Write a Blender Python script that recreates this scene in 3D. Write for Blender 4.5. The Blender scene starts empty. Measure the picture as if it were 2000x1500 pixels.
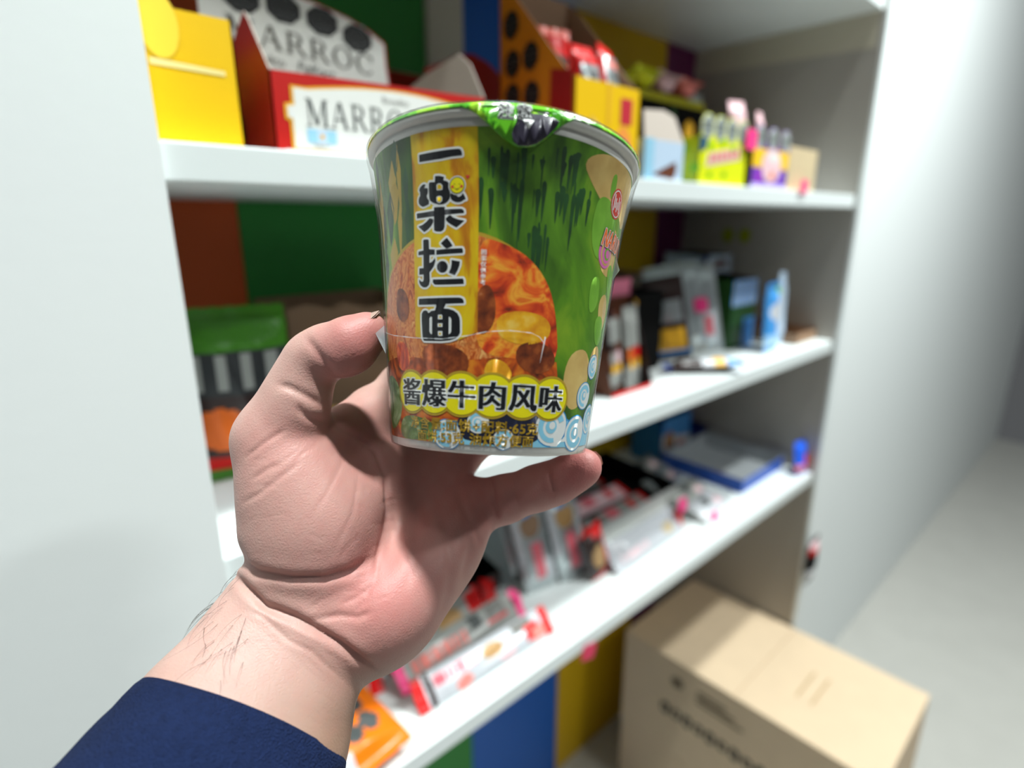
import bpy, bmesh, math, random
import numpy as np
from mathutils import Vector, Matrix

# ------------------------------------------------------------------ camera, world, lights, exposure
SC = bpy.context.scene
COL = SC.collection
CAM_POS = Vector((0.0, 0.0, 1.45))
PITCH = math.atan(320 / 1130.0)
AZ = math.radians(42.5)
FW = Vector((math.sin(AZ) * math.cos(PITCH), math.cos(AZ) * math.cos(PITCH), -math.sin(PITCH)))
RT = Vector((math.cos(AZ), -math.sin(AZ), 0.0))
UP = RT.cross(FW)
cam_data = bpy.data.cameras.new('camera')
cam_data.sensor_width = 36.0
cam_data.lens = 36.0 * 1130 / 2000
cam_data.clip_start = 0.01
cam_data.dof.use_dof = True
cam_data.dof.focus_distance = 0.205
cam_data.dof.aperture_fstop = 4.6
cam = bpy.data.objects.new('camera', cam_data)
COL.objects.link(cam)
CAM_M = Matrix(((RT.x, UP.x, -FW.x, CAM_POS.x), (RT.y, UP.y, -FW.y, CAM_POS.y), (RT.z, UP.z, -FW.z, CAM_POS.z), (0, 0, 0, 1)))
cam.matrix_world = CAM_M
SC.camera = cam

world = bpy.data.worlds.new('shop_air')
SC.world = world
world.use_nodes = True
bg = world.node_tree.nodes['Background']
bg.inputs['Color'].default_value = (0.92, 0.97, 1.0, 1)
bg.inputs['Strength'].default_value = 0.09

SC.view_settings.view_transform = 'Standard'
SC.view_settings.look = 'None'
SC.view_settings.gamma = 1.0
SC.view_settings.use_curve_mapping = False
SC.view_settings.exposure = 0.0

def area_light(name, loc, sx, sy, power, col=(0.93, 1.0, 0.98), aim=None):
    l = bpy.data.lights.new(name, 'AREA')
    l.shape = 'RECTANGLE'; l.size = sx; l.size_y = sy
    l.energy = power; l.color = col
    o = bpy.data.objects.new(name, l)
    COL.objects.link(o)
    o.location = loc
    if aim is not None:
        o.rotation_euler = (Vector(aim) - Vector(loc)).to_track_quat('-Z', 'Y').to_euler()
    return o
# two rows of ceiling lamps along the aisle, in front of the shelves, then one added fill light
area_light('ceiling_and_fill_light', (0.02, 0.06, 2.95), 0.13, 0.10, 4.8).data.spread = math.radians(56)      # narrow downlight over the visitor
area_light('ceiling_and_fill_light', (-0.45, -0.44, 2.95), 0.15, 0.12, 1.6).data.spread = math.radians(70)
area_light('ceiling_and_fill_light', (1.30, 0.02, 2.95), 0.2, 0.12, 44)
area_light('ceiling_and_fill_light', (1.50, -0.44, 2.95), 0.3, 0.12, 40)
area_light('ceiling_and_fill_light', (1.05, -1.35, 2.95), 0.3, 0.12, 18)  # added fill light, brightens the lower back wall and the cup from the right

# ------------------------------------------------------------------ materials
def s2l(c):
    c = c / 255.0
    return c / 12.92 if c <= 0.04045 else ((c + 0.055) / 1.055) ** 2.4
def rgb(r, g, b):
    return (s2l(r), s2l(g), s2l(b), 1.0)
MATS = {}
def mat(name, col, rough=0.5, metal=0.0, spec=0.5, bump=0.0, bump_scale=200.0, vary=0.0, vary_scale=8.0, alpha=1.0, coat=0.0):
    if name in MATS:
        return MATS[name]
    m = bpy.data.materials.new(name)
    m.use_nodes = True
    nt = m.node_tree
    b = nt.nodes['Principled BSDF']
    c = rgb(*col)
    b.inputs['Base Color'].default_value = c
    b.inputs['Roughness'].default_value = rough
    b.inputs['Metallic'].default_value = metal
    b.inputs['Specular IOR Level'].default_value = spec
    b.inputs['Alpha'].default_value = alpha
    b.inputs['Coat Weight'].default_value = coat
    if bump or vary:
        tc = nt.nodes.new('ShaderNodeTexCoord')
    if bump:
        n = nt.nodes.new('ShaderNodeTexNoise'); n.inputs['Scale'].default_value = bump_scale; n.inputs['Detail'].default_value = 4
        nt.links.new(tc.outputs['Object'], n.inputs['Vector'])
        bp = nt.nodes.new('ShaderNodeBump'); bp.inputs['Strength'].default_value = bump; bp.inputs['Distance'].default_value = 0.002
        nt.links.new(n.outputs['Fac'], bp.inputs['Height'])
        nt.links.new(bp.outputs['Normal'], b.inputs['Normal'])
    if vary:
        n = nt.nodes.new('ShaderNodeTexNoise'); n.inputs['Scale'].default_value = vary_scale; n.inputs['Detail'].default_value = 5
        nt.links.new(tc.outputs['Object'], n.inputs['Vector'])
        mx = nt.nodes.new('ShaderNodeMix'); mx.data_type = 'RGBA'
        mx.inputs['A'].default_value = tuple(max(0, x * (1 - vary)) for x in c[:3]) + (1,)
        mx.inputs['B'].default_value = tuple(min(1, x * (1 + vary)) for x in c[:3]) + (1,)
        nt.links.new(n.outputs['Fac'], mx.inputs['Factor'])
        nt.links.new(mx.outputs['Result'], b.inputs['Base Color'])
    MATS[name] = m
    return m

def noise_mat(name, stops, scale=(1, 1, 1), nscale=20.0, detail=4.0, distort=0.0, rough=0.4, constant=False, coat=0.0, rot=(0, 0, 0)):
    """printed pattern: noise through a colour ramp, in object space"""
    if name in MATS:
        return MATS[name]
    m = bpy.data.materials.new(name); m.use_nodes = True
    nt = m.node_tree; b = nt.nodes['Principled BSDF']
    b.inputs['Roughness'].default_value = rough; b.inputs['Coat Weight'].default_value = coat
    tc = nt.nodes.new('ShaderNodeTexCoord'); mp = nt.nodes.new('ShaderNodeMapping')
    mp.inputs['Scale'].default_value = scale; mp.inputs['Rotation'].default_value = rot
    n = nt.nodes.new('ShaderNodeTexNoise'); n.inputs['Scale'].default_value = nscale
    n.inputs['Detail'].default_value = detail; n.inputs['Distortion'].default_value = distort
    r = nt.nodes.new('ShaderNodeValToRGB')
    if constant: r.color_ramp.interpolation = 'CONSTANT'
    els = r.color_ramp.elements
    while len(els) < len(stops): els.new(0.5)
    for e, (p, c) in zip(els, stops):
        e.position = p; e.color = rgb(*c)
    nt.links.new(tc.outputs['Object'], mp.inputs['Vector']); nt.links.new(mp.outputs['Vector'], n.inputs['Vector'])
    nt.links.new(n.outputs['Fac'], r.inputs['Fac']); nt.links.new(r.outputs['Color'], b.inputs['Base Color'])
    MATS[name] = m
    return m

# ------------------------------------------------------------------ mesh helpers
_glyph = {}
def glyph(ch):
    """outline mesh of one character from Blender's own built-in font: (verts2d, faces, advance)"""
    if ch in _glyph:
        return _glyph[ch]
    c = bpy.data.curves.new('glyph', 'FONT'); c.body = ch; c.resolution_u = 3
    o = bpy.data.objects.new('glyph', c); COL.objects.link(o)
    dg = bpy.context.evaluated_depsgraph_get()
    me = bpy.data.meshes.new_from_object(o.evaluated_get(dg))
    vs = [(v.co.x, v.co.y) for v in me.vertices]
    fs = [tuple(p.vertices) for p in me.polygons]
    adv = max((v[0] for v in vs), default=0.3) + 0.06
    if ord(ch) > 0x2E80: adv = 1.0
    if ch == ' ': adv = 0.32
    bpy.data.objects.remove(o); bpy.data.curves.remove(c); bpy.data.meshes.remove(me)
    _glyph[ch] = (vs, fs, adv)
    return _glyph[ch]

def _ring(cx, cy, rx, ry, wx, wy, a0, a1, n=20):
    qs = []
    for i in range(n):
        t0, t1 = [math.radians(a0 + (a1 - a0) * j / n) for j in (i, i + 1)]
        qs.append([(cx + rx * math.cos(t0), cy + ry * math.sin(t0)), (cx + rx * math.cos(t1), cy + ry * math.sin(t1)),
                   (cx + (rx - wx) * math.cos(t1), cy + (ry - wy) * math.sin(t1)), (cx + (rx - wx) * math.cos(t0), cy + (ry - wy) * math.sin(t0))])
    return qs
def _bar(x0, y0, x1, y1, w):
    return [(x0 - w / 2, y0), (x0 + w / 2, y0), (x1 + w / 2, y1), (x1 - w / 2, y1)]
def _ser(x, y, w=.30):
    return [(x - w / 2, y), (x + w / 2, y), (x + w / 2, y + .035), (x - w / 2, y + .035)]
SERIF = {
    'M': (1.18, [_bar(.16, 0, .16, 1, .06), _bar(.20, 1, .55, .05, .15), _bar(.90, 1, .55, .05, .06), _bar(.94, 0, .94, 1, .14), _ser(.16, 0), _ser(.94, 0, .34), _ser(.14, .965, .26), _ser(.96, .965, .28)]),
    'A': (1.02, [_bar(.14, 0, .46, 1, .06), _bar(.50, 1, .82, 0, .15), [(.24, .32), (.70, .32), (.69, .37), (.26, .37)], _ser(.14, 0), _ser(.82, 0, .32)]),
    'R': (.98, [_bar(.22, 0, .22, 1, .14), _ser(.22, 0, .34), _ser(.20, .965, .28), [(.22, .95), (.45, .95), (.45, 1), (.22, 1)], [(.22, .46), (.45, .46), (.45, .51), (.22, .51)], _bar(.48, .5, .82, 0, .15), _ser(.84, 0, .26)] + _ring(.44, .73, .30, .27, .14, .05, -90, 90)),
    'O': (1.06, _ring(.52, .5, .44, .52, .14, .05, 0, 360, 36)),
    'C': (.98, _ring(.52, .5, .44, .52, .14, .05, 40, 320, 30) + [[(.80, .66), (.86, .66), (.86, .98), (.82, .98)]]),
}
class MB:
    def __init__(s):
        s.v = []; s.f = []; s.m = []; s.mats = []; s.smooth = []
    def mi(s, m):
        if m not in s.mats: s.mats.append(m)
        return s.mats.index(m)
    def add(s, vs, fs, m, smooth=False):
        b = len(s.v); k = s.mi(m)
        s.v += [tuple(v) for v in vs]
        for f in fs:
            s.f.append(tuple(i + b for i in f)); s.m.append(k); s.smooth.append(smooth)
    def box(s, x0, x1, y0, y1, z0, z1, m):
        vs = [(x, y, z) for z in (z0, z1) for y in (y0, y1) for x in (x0, x1)]
        s.add(vs, [(0, 2, 3, 1), (4, 5, 7, 6), (0, 1, 5, 4), (2, 6, 7, 3), (0, 4, 6, 2), (1, 3, 7, 5)], m)
    def panel(s, o, ux, uy, poly, t, m, mback=None):
        """flat sheet of real thickness: polygon in the (ux, uy) plane at o, thickened to the back by t"""
        o = Vector(o); ux = Vector(ux); uy = Vector(uy); n = ux.cross(uy).normalized()
        a = [o + ux * p[0] + uy * p[1] for p in poly]; b = [p - n * t for p in a]; k = len(poly)
        s.add(a, [tuple(range(k))], m)
        s.add(b, [tuple(range(k - 1, -1, -1))], mback or m)
        s.add(a + b, [(i, i + k, (i + 1) % k + k, (i + 1) % k) for i in range(k)], mback or m)
    def decal(s, o, ux, uy, poly, m, off=0.0004):
        o = Vector(o); ux = Vector(ux); uy = Vector(uy); n = ux.cross(uy).normalized()
        s.add([o + ux * p[0] + uy * p[1] + n * off for p in poly], [tuple(range(len(poly)))], m)
    def text(s, o, ux, uy, txt, size, m, off=0.0006, width=None, condense=1.0, bold=0.0):
        o = Vector(o); ux = Vector(ux); uy = Vector(uy); n = ux.cross(uy).normalized()
        adv = sum(glyph(c)[2] for c in txt) * size
        if width: condense = width / adv
        x = 0.0
        for c in txt:
            vs, fs, a = glyph(c)
            for db in ((0.0,) if not bold else (-bold, 0.0, bold)):
                s.add([o + ux * (x + (v[0] + db) * size * condense) + uy * (v[1] * size) + n * off for v in vs], fs, m)
            x += a * size * condense
    def serif(s, o, ux, uy, txt, w, h, m, off=0.001):
        """roman capitals with thick and thin strokes and flat serifs, drawn in a 1 x 1 box per letter"""
        o = Vector(o); ux = Vector(ux); uy = Vector(uy)
        tot = sum(SERIF[c][0] for c in txt); k = w / tot; x = 0.0
        for c in txt:
            adv, polys = SERIF[c]
            for p in polys: s.decal(o, ux, uy, [((x + q[0]) * k, q[1] * h) for q in p], m, off)
            x += adv
    def build(s, name, parent=None, loc=None, rotz=0.0, bevel=0.0, rot=None):
        me = bpy.data.meshes.new(name)
        me.from_pydata(s.v, [], s.f)
        for m in s.mats: me.materials.append(m)
        me.polygons.foreach_set('material_index', s.m)
        me.polygons.foreach_set('use_smooth', s.smooth)
        me.update()
        o = bpy.data.objects.new(name, me); COL.objects.link(o)
        if parent is not None: o.parent = parent
        if loc is not None: o.location = loc
        o.rotation_euler = rot if rot is not None else (0, 0, rotz)
        if bevel:
            b = o.modifiers.new('bevel', 'BEVEL'); b.width = bevel; b.segments = 2; b.limit_method = 'ANGLE'
        return o

def thing(name, label, cat, loc=(0, 0, 0), rotz=0.0, group=None, rot=None):
    o = bpy.data.objects.new(name, None); COL.objects.link(o)
    o.empty_display_size = 0.02
    o.location = loc; o.rotation_euler = rot if rot is not None else (0, 0, rotz)
    o['label'] = label; o['category'] = cat
    if group: o['group'] = group
    return o
def tag(o, label, cat, group=None):
    o['label'] = label; o['category'] = cat
    if group: o['group'] = group
    return o
def structure(o, label):
    o['kind'] = 'structure'; o['label'] = label; o['category'] = o.name.split('.')[0].split('_')[0]
    return o
def dup(root, label, loc, rotz=None, rot=None):
    """a copy of a thing and of each of its parts and sub-parts"""
    r = root.copy(); COL.objects.link(r); r.location = loc
    if rotz is not None: r.rotation_euler = (0, 0, rotz)
    if rot is not None: r.rotation_euler = rot
    r['label'] = label
    for ch in list(root.children):
        c = ch.copy(); COL.objects.link(c); c.parent = r
        for g in list(ch.children):
            d = g.copy(); COL.objects.link(d); d.parent = c
    return r
def ngon(cx, cy, rx, ry, k=24, ph=0.0):
    return [(cx + rx * math.cos(ph + 2 * math.pi * i / k), cy + ry * math.sin(ph + 2 * math.pi * i / k)) for i in range(k)]
def rect(x0, y0, x1, y1):
    return [(x0, y0), (x1, y0), (x1, y1), (x0, y1)]
X, Y, Z = (1, 0, 0), (0, 1, 0), (0, 0, 1)
# ------------------------------------------------------------------ setting
ZA, ZB, ZC, ZD = 1.499, 1.198, 0.885, 1.83      # tops of the three shelves, underside of the highest board
TH = 0.025
FR, WL = 0.44, 0.83                              # front edge plane of the shelves, painted back wall plane
XL, XR = 0.10, 1.35                              # inside faces of the unit's ends
M_white = mat('white_melamine', (226, 232, 232), rough=0.35, bump=0.03, bump_scale=60)
M_whitewall = mat('white_wall_paint', (232, 236, 236), rough=0.6, bump=0.04, bump_scale=90)
M_grey = mat('grey_melamine', (168, 163, 156), rough=0.5, bump=0.03, bump_scale=50)
stripes = [('orange', -0.05, 0.27, (205, 84, 20)), ('green', 0.27, 0.638, (40, 138, 52)), ('blue', 0.638, 0.92, (12, 94, 190)),
           ('yellow', 0.92, 1.23, (214, 172, 4)), ('purple', 1.23, 1.40, (108, 28, 84))]
wall = MB()
for n, x0, x1, c in stripes:
    m = mat('painted_board_' + n, c, rough=0.55, bump=0.04, bump_scale=70)
    wall.box(x0 + 0.0006, x1 - 0.0006, WL, WL + 0.018, 0.0, 2.6, m)
wall.box(-0.05, 1.4, WL + 0.012, WL + 0.03, 0, 2.6, mat('board_gap', (40, 40, 38)))
structure(wall.build('wall_back'), 'back wall of upright painted boards in orange, green, blue, yellow and purple')
b = MB(); b.box(0.578, 0.644, WL - 0.012, WL - 0.0003, ZA, ZD, mat('cream_batten', (206, 200, 186), rough=0.5))
structure(b.build('trim_1'), 'pale upright batten over the joint of the green and blue boards')
for nm, z, lab in (('shelf_board', ZA, 'white shelf board carrying the cartons at eye level'),
                   ('shelf_board', ZB, 'white shelf board behind the hand, carrying bars and pouches'),
                   ('shelf_board', ZC, 'lowest white shelf board carrying wafer bars and trays'),
                   ('shelf_board', ZD + TH, 'topmost white shelf board seen from below')):
    s = MB(); s.box(XL, XR, FR, WL - 0.001, z - TH, z, M_white)
    tag(s.build(nm, bevel=0.0015), lab, 'shelf', 'white shelf boards')
s = MB(); s.box(XR, XR + 0.025, FR - 0.004, WL, 0, 2.6, M_grey)
s.box(XR, XR + 0.025, FR - 0.010, FR - 0.004, 0, 2.6, M_white)
structure(s.build('wall_right'), 'grey end panel of the shelving with a white front edge')
s = MB(); s.panel((XR - 0.0005, WL, ZD), (0, -1, 0), Z, [(0.0, -0.05), (0.0, 0.0), (0.385, 0.0), (0.385, -0.062)], 0.016, mat('pale_cleat', (196, 190, 172), rough=0.5))
structure(s.build('trim_2'), 'pale cleat under the topmost board along the grey end panel')
s = MB(); s.box(-1.6, XL, FR - 0.006, WL + 0.03, 0, 2.6, M_whitewall)
structure(s.build('wall_left'), 'white wall pier at the left end of the shelves')
s = MB(); s.box(XR + 0.0255, 5.0, FR + 0.06, FR + 0.12, 0, 2.6, M_whitewall)
structure(s.build('wall_far'), 'white wall continuing beyond the shelving')
s = MB(); s.box(-1.6, 5.0, -2.0, WL + 0.03, -0.03, 0.0, mat('pale_floor_tile', (190, 188, 182), rough=0.35, vary=0.08))
structure(s.build('floor'), 'pale tiled shop floor')
ARM_M = Matrix(((0.737277, 0.184079, -0.650029, 0.0), (-0.675590, 0.200887, -0.709382, 0.0), (0.000000, 0.962164, 0.272471, 1.45), (0, 0, 0, 1)))   # frame of the raised arm and the cup it holds
# ------------------------------------------------------------------ noodle cup
# lettering strokes as (degrees round the cup, millimetres above its foot)
TITLE = [[(-32.6, 90.65), (-27.2, 90.7), (-22.5, 90.76), (-18.5, 90.83), (-15.4, 90.84), (-14.5, 90.53), (-14.1, 89.74), (-14.0, 88.96), (-18.2, 88.84), (-22.7, 88.52), (-27.4, 88.51), (-32.7, 88.61)], [(-25.7, 82.08), (-25.5, 83.8), (-23.5, 83.71), (-21.5, 83.22), (-21.8, 82.29), (-20.2, 81.92), (-19.4, 81.29), (-19.1, 80.24), (-18.9, 77.86), (-19.3, 76.69), (-20.4, 75.87), (-22.1, 75.41), (-24.1, 75.42), (-26.9, 76.17), (-28.2, 76.92), (-28.5, 77.83), (-28.6, 80.04), (-28.5, 81.79), (-28.1, 82.23)], [(-30.1, 81.73), (-31.1, 81.94), (-32.3, 81.62), (-33.1, 81.05), (-33.5, 80.42), (-33.1, 79.83), (-32.2, 79.4), (-33.1, 78.76), (-33.8, 78.12), (-34.1, 77.37), (-34.0, 76.57), (-33.1, 75.82), (-31.9, 75.37), (-30.8, 75.48), (-29.8, 75.69), (-28.8, 75.87), (-28.7, 76.96), (-29.3, 77.46), (-30.7, 76.81), (-31.0, 77.17), (-30.8, 77.82), (-29.8, 78.39), (-29.1, 79.2), (-29.0, 80.41), (-29.8, 80.77), (-30.7, 80.64), (-30.6, 81.22)], [(-18.2, 79.01), (-17.1, 78.82), (-15.7, 78.7), (-16.1, 78.14), (-16.0, 77.42), (-15.2, 77.25), (-14.3, 77.65), (-13.6, 78.33), (-12.9, 77.45), (-12.4, 76.48), (-13.2, 76.39), (-14.1, 75.93), (-15.2, 75.68), (-16.6, 75.78), (-17.9, 76.19), (-18.7, 76.81), (-18.9, 77.43), (-18.8, 78.29)], [(-26.4, 74.8), (-23.8, 74.74), (-21.4, 74.61), (-21.3, 71.62), (-21.4, 68.74), (-21.9, 67.87), (-23.1, 67.37), (-25.2, 67.54), (-26.4, 67.87), (-26.5, 70.12)], [(-35.4, 73.67), (-31.0, 73.64), (-27.0, 73.73), (-21.0, 73.82), (-17.1, 73.83), (-14.2, 73.8), (-13.2, 73.35), (-13.0, 72.52), (-17.1, 72.38), (-21.0, 72.27), (-27.0, 72.12), (-31.1, 72.11), (-35.3, 72.17)], [(-28.7, 71.66), (-27.4, 71.52), (-26.7, 71.14), (-26.8, 70.36), (-27.8, 69.31), (-29.6, 68.3), (-31.4, 67.75), (-33.0, 68.67), (-34.6, 69.65), (-32.1, 70.03), (-30.1, 70.82)], [(-21.0, 71.16), (-20.0, 71.74), (-19.0, 72.19), (-17.7, 71.37), (-15.7, 70.77), (-12.8, 70.32), (-14.4, 69.31), (-16.2, 68.36), (-17.6, 68.88), (-19.3, 69.66), (-20.7, 70.48)], [(-32.1, 65.33), (-31.4, 65.51), (-29.7, 65.4), (-29.1, 65.19), (-29.0, 62.42), (-26.1, 62.18), (-26.1, 60.65), (-28.8, 60.67), (-28.9, 58.25), (-27.6, 58.57), (-26.7, 59.15), (-26.1, 59.74), (-25.8, 58.74), (-26.6, 57.22), (-27.8, 56.22), (-28.9, 55.47), (-28.8, 52.78), (-29.3, 51.6), (-30.6, 50.97), (-32.2, 50.95), (-33.8, 51.52), (-34.8, 52.52), (-34.8, 53.59), (-33.7, 52.85), (-32.6, 52.73), (-32.2, 53.42), (-32.2, 54.92), (-34.7, 54.99), (-34.6, 56.9), (-32.2, 56.87), (-32.1, 60.91), (-34.9, 60.94), (-34.9, 62.04), (-32.1, 62.21)], [(-20.4, 65.52), (-18.9, 64.26), (-17.7, 63.02), (-18.7, 62.68), (-19.8, 62.34), (-20.7, 62.32), (-21.6, 62.76), (-23.2, 63.92), (-21.9, 64.72)], [(-25.4, 62.0), (-21.3, 62.14), (-16.8, 62.23), (-13.6, 62.29), (-13.2, 61.76), (-13.2, 60.84), (-16.8, 60.73), (-21.3, 60.63), (-25.4, 60.57)], [(-19.9, 56.81), (-20.0, 56.27), (-20.4, 55.78), (-20.9, 55.41), (-21.6, 55.17), (-22.4, 55.1), (-23.3, 55.21), (-24.0, 55.48), (-24.6, 55.89), (-25.0, 56.39), (-25.1, 56.94), (-25.0, 57.49), (-24.6, 57.97), (-24.0, 58.34), (-23.2, 58.57), (-22.4, 58.63), (-21.6, 58.52), (-20.9, 58.26), (-20.4, 57.85), (-20.0, 57.36)], [(-18.2, 58.86), (-16.4, 58.59), (-14.4, 58.38), (-14.6, 57.17), (-15.4, 55.71), (-16.7, 54.26), (-18.0, 54.64), (-19.4, 55.02), (-18.5, 56.47), (-18.2, 57.69)], [(-27.2, 53.23), (-22.0, 53.15), (-16.6, 53.23), (-13.0, 53.33), (-12.6, 52.8), (-12.5, 51.7), (-16.6, 51.57), (-22.0, 51.52), (-26.1, 51.58), (-27.2, 52.23)], [(-35.2, 47.58), (-27.1, 47.55), (-19.6, 47.6), (-14.3, 47.66), (-12.9, 47.3), (-12.4, 46.7), (-12.3, 45.96), (-16.1, 45.86), (-20.8, 45.73), (-21.2, 45.07), (-21.8, 44.33), (-19.6, 44.25), (-17.2, 43.83), (-15.2, 42.94), (-14.2, 41.77), (-13.9, 40.54), (-13.8, 37.08), (-14.4, 36.2), (-15.9, 35.36), (-18.7, 34.72), (-22.8, 34.43), (-27.2, 34.45), (-32.5, 34.51), (-33.4, 35.22), (-33.6, 37.01), (-33.8, 40.83), (-33.7, 42.86), (-32.9, 43.66), (-31.7, 43.93), (-30.5, 43.68), (-29.8, 42.99), (-28.2, 43.64), (-26.2, 43.79), (-25.6, 44.98), (-25.6, 45.6), (-30.2, 45.61), (-35.3, 45.7)]]
TITLE_WHITE = [[(-29.2, 41.39), (-28.6, 41.89), (-27.8, 41.75), (-27.9, 36.47), (-28.7, 36.67), (-29.3, 37.36)], [(-19.2, 41.85), (-18.4, 41.6), (-18.0, 40.99), (-18.0, 37.39), (-18.5, 36.81), (-19.2, 36.51)], [(-24.6, 42.43), (-22.6, 42.47), (-22.4, 41.97), (-22.4, 41.07), (-24.7, 41.08)], [(-24.8, 39.83), (-22.4, 39.83), (-22.4, 38.73), (-24.8, 38.73)], [(-24.7, 37.47), (-22.4, 37.48), (-22.4, 36.03), (-24.1, 35.92), (-24.7, 36.22)]]
TITLE_GAPS = [[(-24.5, 81.01), (-23.9, 81.23), (-23.1, 81.12), (-22.6, 80.66), (-22.7, 79.84), (-24.5, 79.88)], [(-24.7, 77.49), (-24.0, 77.65), (-23.1, 77.52), (-22.8, 77.15), (-23.0, 76.44), (-23.8, 76.12), (-24.6, 76.48)]]
TAB = [(-14.2, 101.51), (-11.4, 100.79), (-8.3, 99.25), (-4.9, 96.91), (-2.2, 94.93), (1.1, 92.73), (4.3, 91.03), (6.4, 90.61), (9.1, 90.71), (11.8, 91.29), (13.7, 92.56), (15.3, 93.66), (17.8, 95.65), (20.3, 97.84), (23.7, 100.11), (27.0, 102.02), (30.1, 103.35), (32.8, 104.32)]
TAB_PATCH = [(6.2, 99.49), (6.0, 97.29), (4.3, 95.85), (3.9, 93.92), (4.6, 91.93), (6.4, 90.9), (9.6, 91.06), (12.8, 92.15), (15.8, 94.32), (19.3, 97.97), (20.1, 99.6), (17.7, 100.37), (13.4, 100.6), (8.9, 100.35)]
PROF = [(0, 33.6), (1.2, 34.9), (3, 35.2), (75, 43.3), (88, 45.3), (96.5, 47.0), (98, 47.6), (110, 49.0)]
def cup_r(h):
    return float(np.interp(h, [p[0] for p in PROF], [p[1] for p in PROF]))
def on_cup(th, h, off=0.0, rf=cup_r):
    r = (rf(h) + off) / 1000.0; a = math.radians(th)
    return (r * math.sin(a), -r * math.cos(a), h / 1000.0)
class Label:
    """printed shapes laid round the cup wall: (degrees, mm) polygons cut every few degrees and bent to the wall"""
    def __init__(s, rf=cup_r, step=3.0):
        s.mb = MB(); s.rf = rf; s.step = step
    def faces(s, vs, fs, m, lev):
        bm = bmesh.new()
        bv = [bm.verts.new((v[0], v[1], 0)) for v in vs]
        for f in fs:
            try: bm.faces.new([bv[i] for i in f])
            except ValueError: pass
        big = [f for f in bm.faces if len(f.verts) > 4]
        if big: bmesh.ops.triangulate(bm, faces=big)
        lo = min(v[0] for v in vs); hi = max(v[0] for v in vs)
        k = math.floor(lo / s.step) + 1
        while k * s.step < hi:
            bmesh.ops.bisect_plane(bm, geom=bm.verts[:] + bm.edges[:] + bm.faces[:], plane_co=(k * s.step, 0, 0), plane_no=(1, 0, 0))
            k += 1
        if s.rf is cup_r:
            h0 = min(v[1] for v in vs); h1 = max(v[1] for v in vs)
            for hk, _ in PROF:
                if h0 < hk < h1:
                    bmesh.ops.bisect_plane(bm, geom=bm.verts[:] + bm.edges[:] + bm.faces[:], plane_co=(0, hk, 0), plane_no=(0, 1, 0))
        for f in bm.faces: f.normal_update()
        for f in bm.faces:
            if f.normal.z < 0: f.normal_flip()
        bm.verts.index_update()
        s.mb.add([on_cup(v.co.x, v.co.y, 0.03 * lev, s.rf) for v in bm.verts], [[v.index for v in f.verts] for f in bm.faces], m, True)
        bm.free()
    def poly(s, pts, m, lev):
        s.faces(pts, [list(range(len(pts)))], m, lev)
    def blob(s, pts, m, lev, it=2):
        """rounded free shape"""
        for _ in range(it):
            q = []
            for a, b in zip(pts, pts[1:] + pts[:1]):
                q += [(a[0] * .75 + b[0] * .25, a[1] * .75 + b[1] * .25), (a[0] * .25 + b[0] * .75, a[1] * .25 + b[1] * .75)]
            pts = q
        s.poly(pts, m, lev)
    def mm(s, cx, cy, pts, m, lev):
        """polygon in millimetres about (cx degrees, cy mm)"""
        k = 57.296 / s.rf(cy)
        s.poly([(cx + p[0] * k, cy + p[1]) for p in pts], m, lev)
    def outline(s, pts, w, m, lev):
        """even margin of w millimetres round a shape"""
        k = 57.296 / s.rf(sum(p[1] for p in pts) / len(pts))
        n = len(pts)
        for i in range(n):
            a, b = pts[i], pts[(i + 1) % n]
            dx, dy = (b[0] - a[0]) / k, b[1] - a[1]
            L = math.hypot(dx, dy)
            if L < 1e-6: continue
            nx, ny = -dy / L * w, dx / L * w
            s.poly([(a[0] + nx * k, a[1] + ny), (a[0] - nx * k, a[1] - ny), (b[0] - nx * k, b[1] - ny), (b[0] + nx * k, b[1] + ny)], m, lev)
            s.poly([(a[0] + x * k, a[1] + y) for x, y in ngon(0, 0, w, w, 10)], m, lev)
    def text(s, th, h, txt, size, m, lev, track=1.0, slant=0.0, bold=(0.0,), boldy=(0.0,), condense=1.0, vertical=False):
        x = 0.0; y = 0.0
        for c in txt:
            vs, fs, adv = glyph(c)
            if vs:
                k = 57.296 / s.rf(h + y)
                for b in bold:
                    for by in boldy:
                        s.faces([(th + (x + (v[0] * condense + v[1] * slant + b) * size) * k, h + y + (v[1] + by) * size) for v in vs], fs, m, lev)
            if vertical: y -= size * track
            else: x += adv * size * track * condense

M_cupwhite = mat('white_paper_cup', (222, 220, 214), rough=0.45)
M_pgreen = noise_mat('print_green_brush', [(0.25, (28, 58, 8)), (0.42, (58, 100, 14)), (0.55, (90, 142, 22)), (0.68, (130, 168, 34))], scale=(1, 1, 0.5), nscale=48, detail=5, distort=1.0, rough=0.4, rot=(0, 0.5, 0))
M_pnavy = mat('print_navy', (24, 28, 52), rough=0.4)
M_pdark = noise_mat('print_ink_green', [(0.35, (20, 54, 20)), (0.65, (34, 84, 34))], nscale=80, rough=0.4)
M_ptan = noise_mat('print_tan', [(0.3, (196, 160, 92)), (0.7, (218, 188, 116))], nscale=120, rough=0.4)
M_plime = noise_mat('print_lime', [(0.3, (104, 160, 40)), (0.7, (128, 184, 58))], nscale=120, rough=0.4)
M_pyel = noise_mat('print_yellow_banner', [(0.3, (176, 92, 8)), (0.42, (200, 134, 8)), (0.5, (220, 178, 8)), (0.7, (228, 204, 18))], scale=(1, 1, 0.28), nscale=115, detail=5, distort=0.8, rough=0.4, rot=(0, 0.35, 0))
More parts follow.
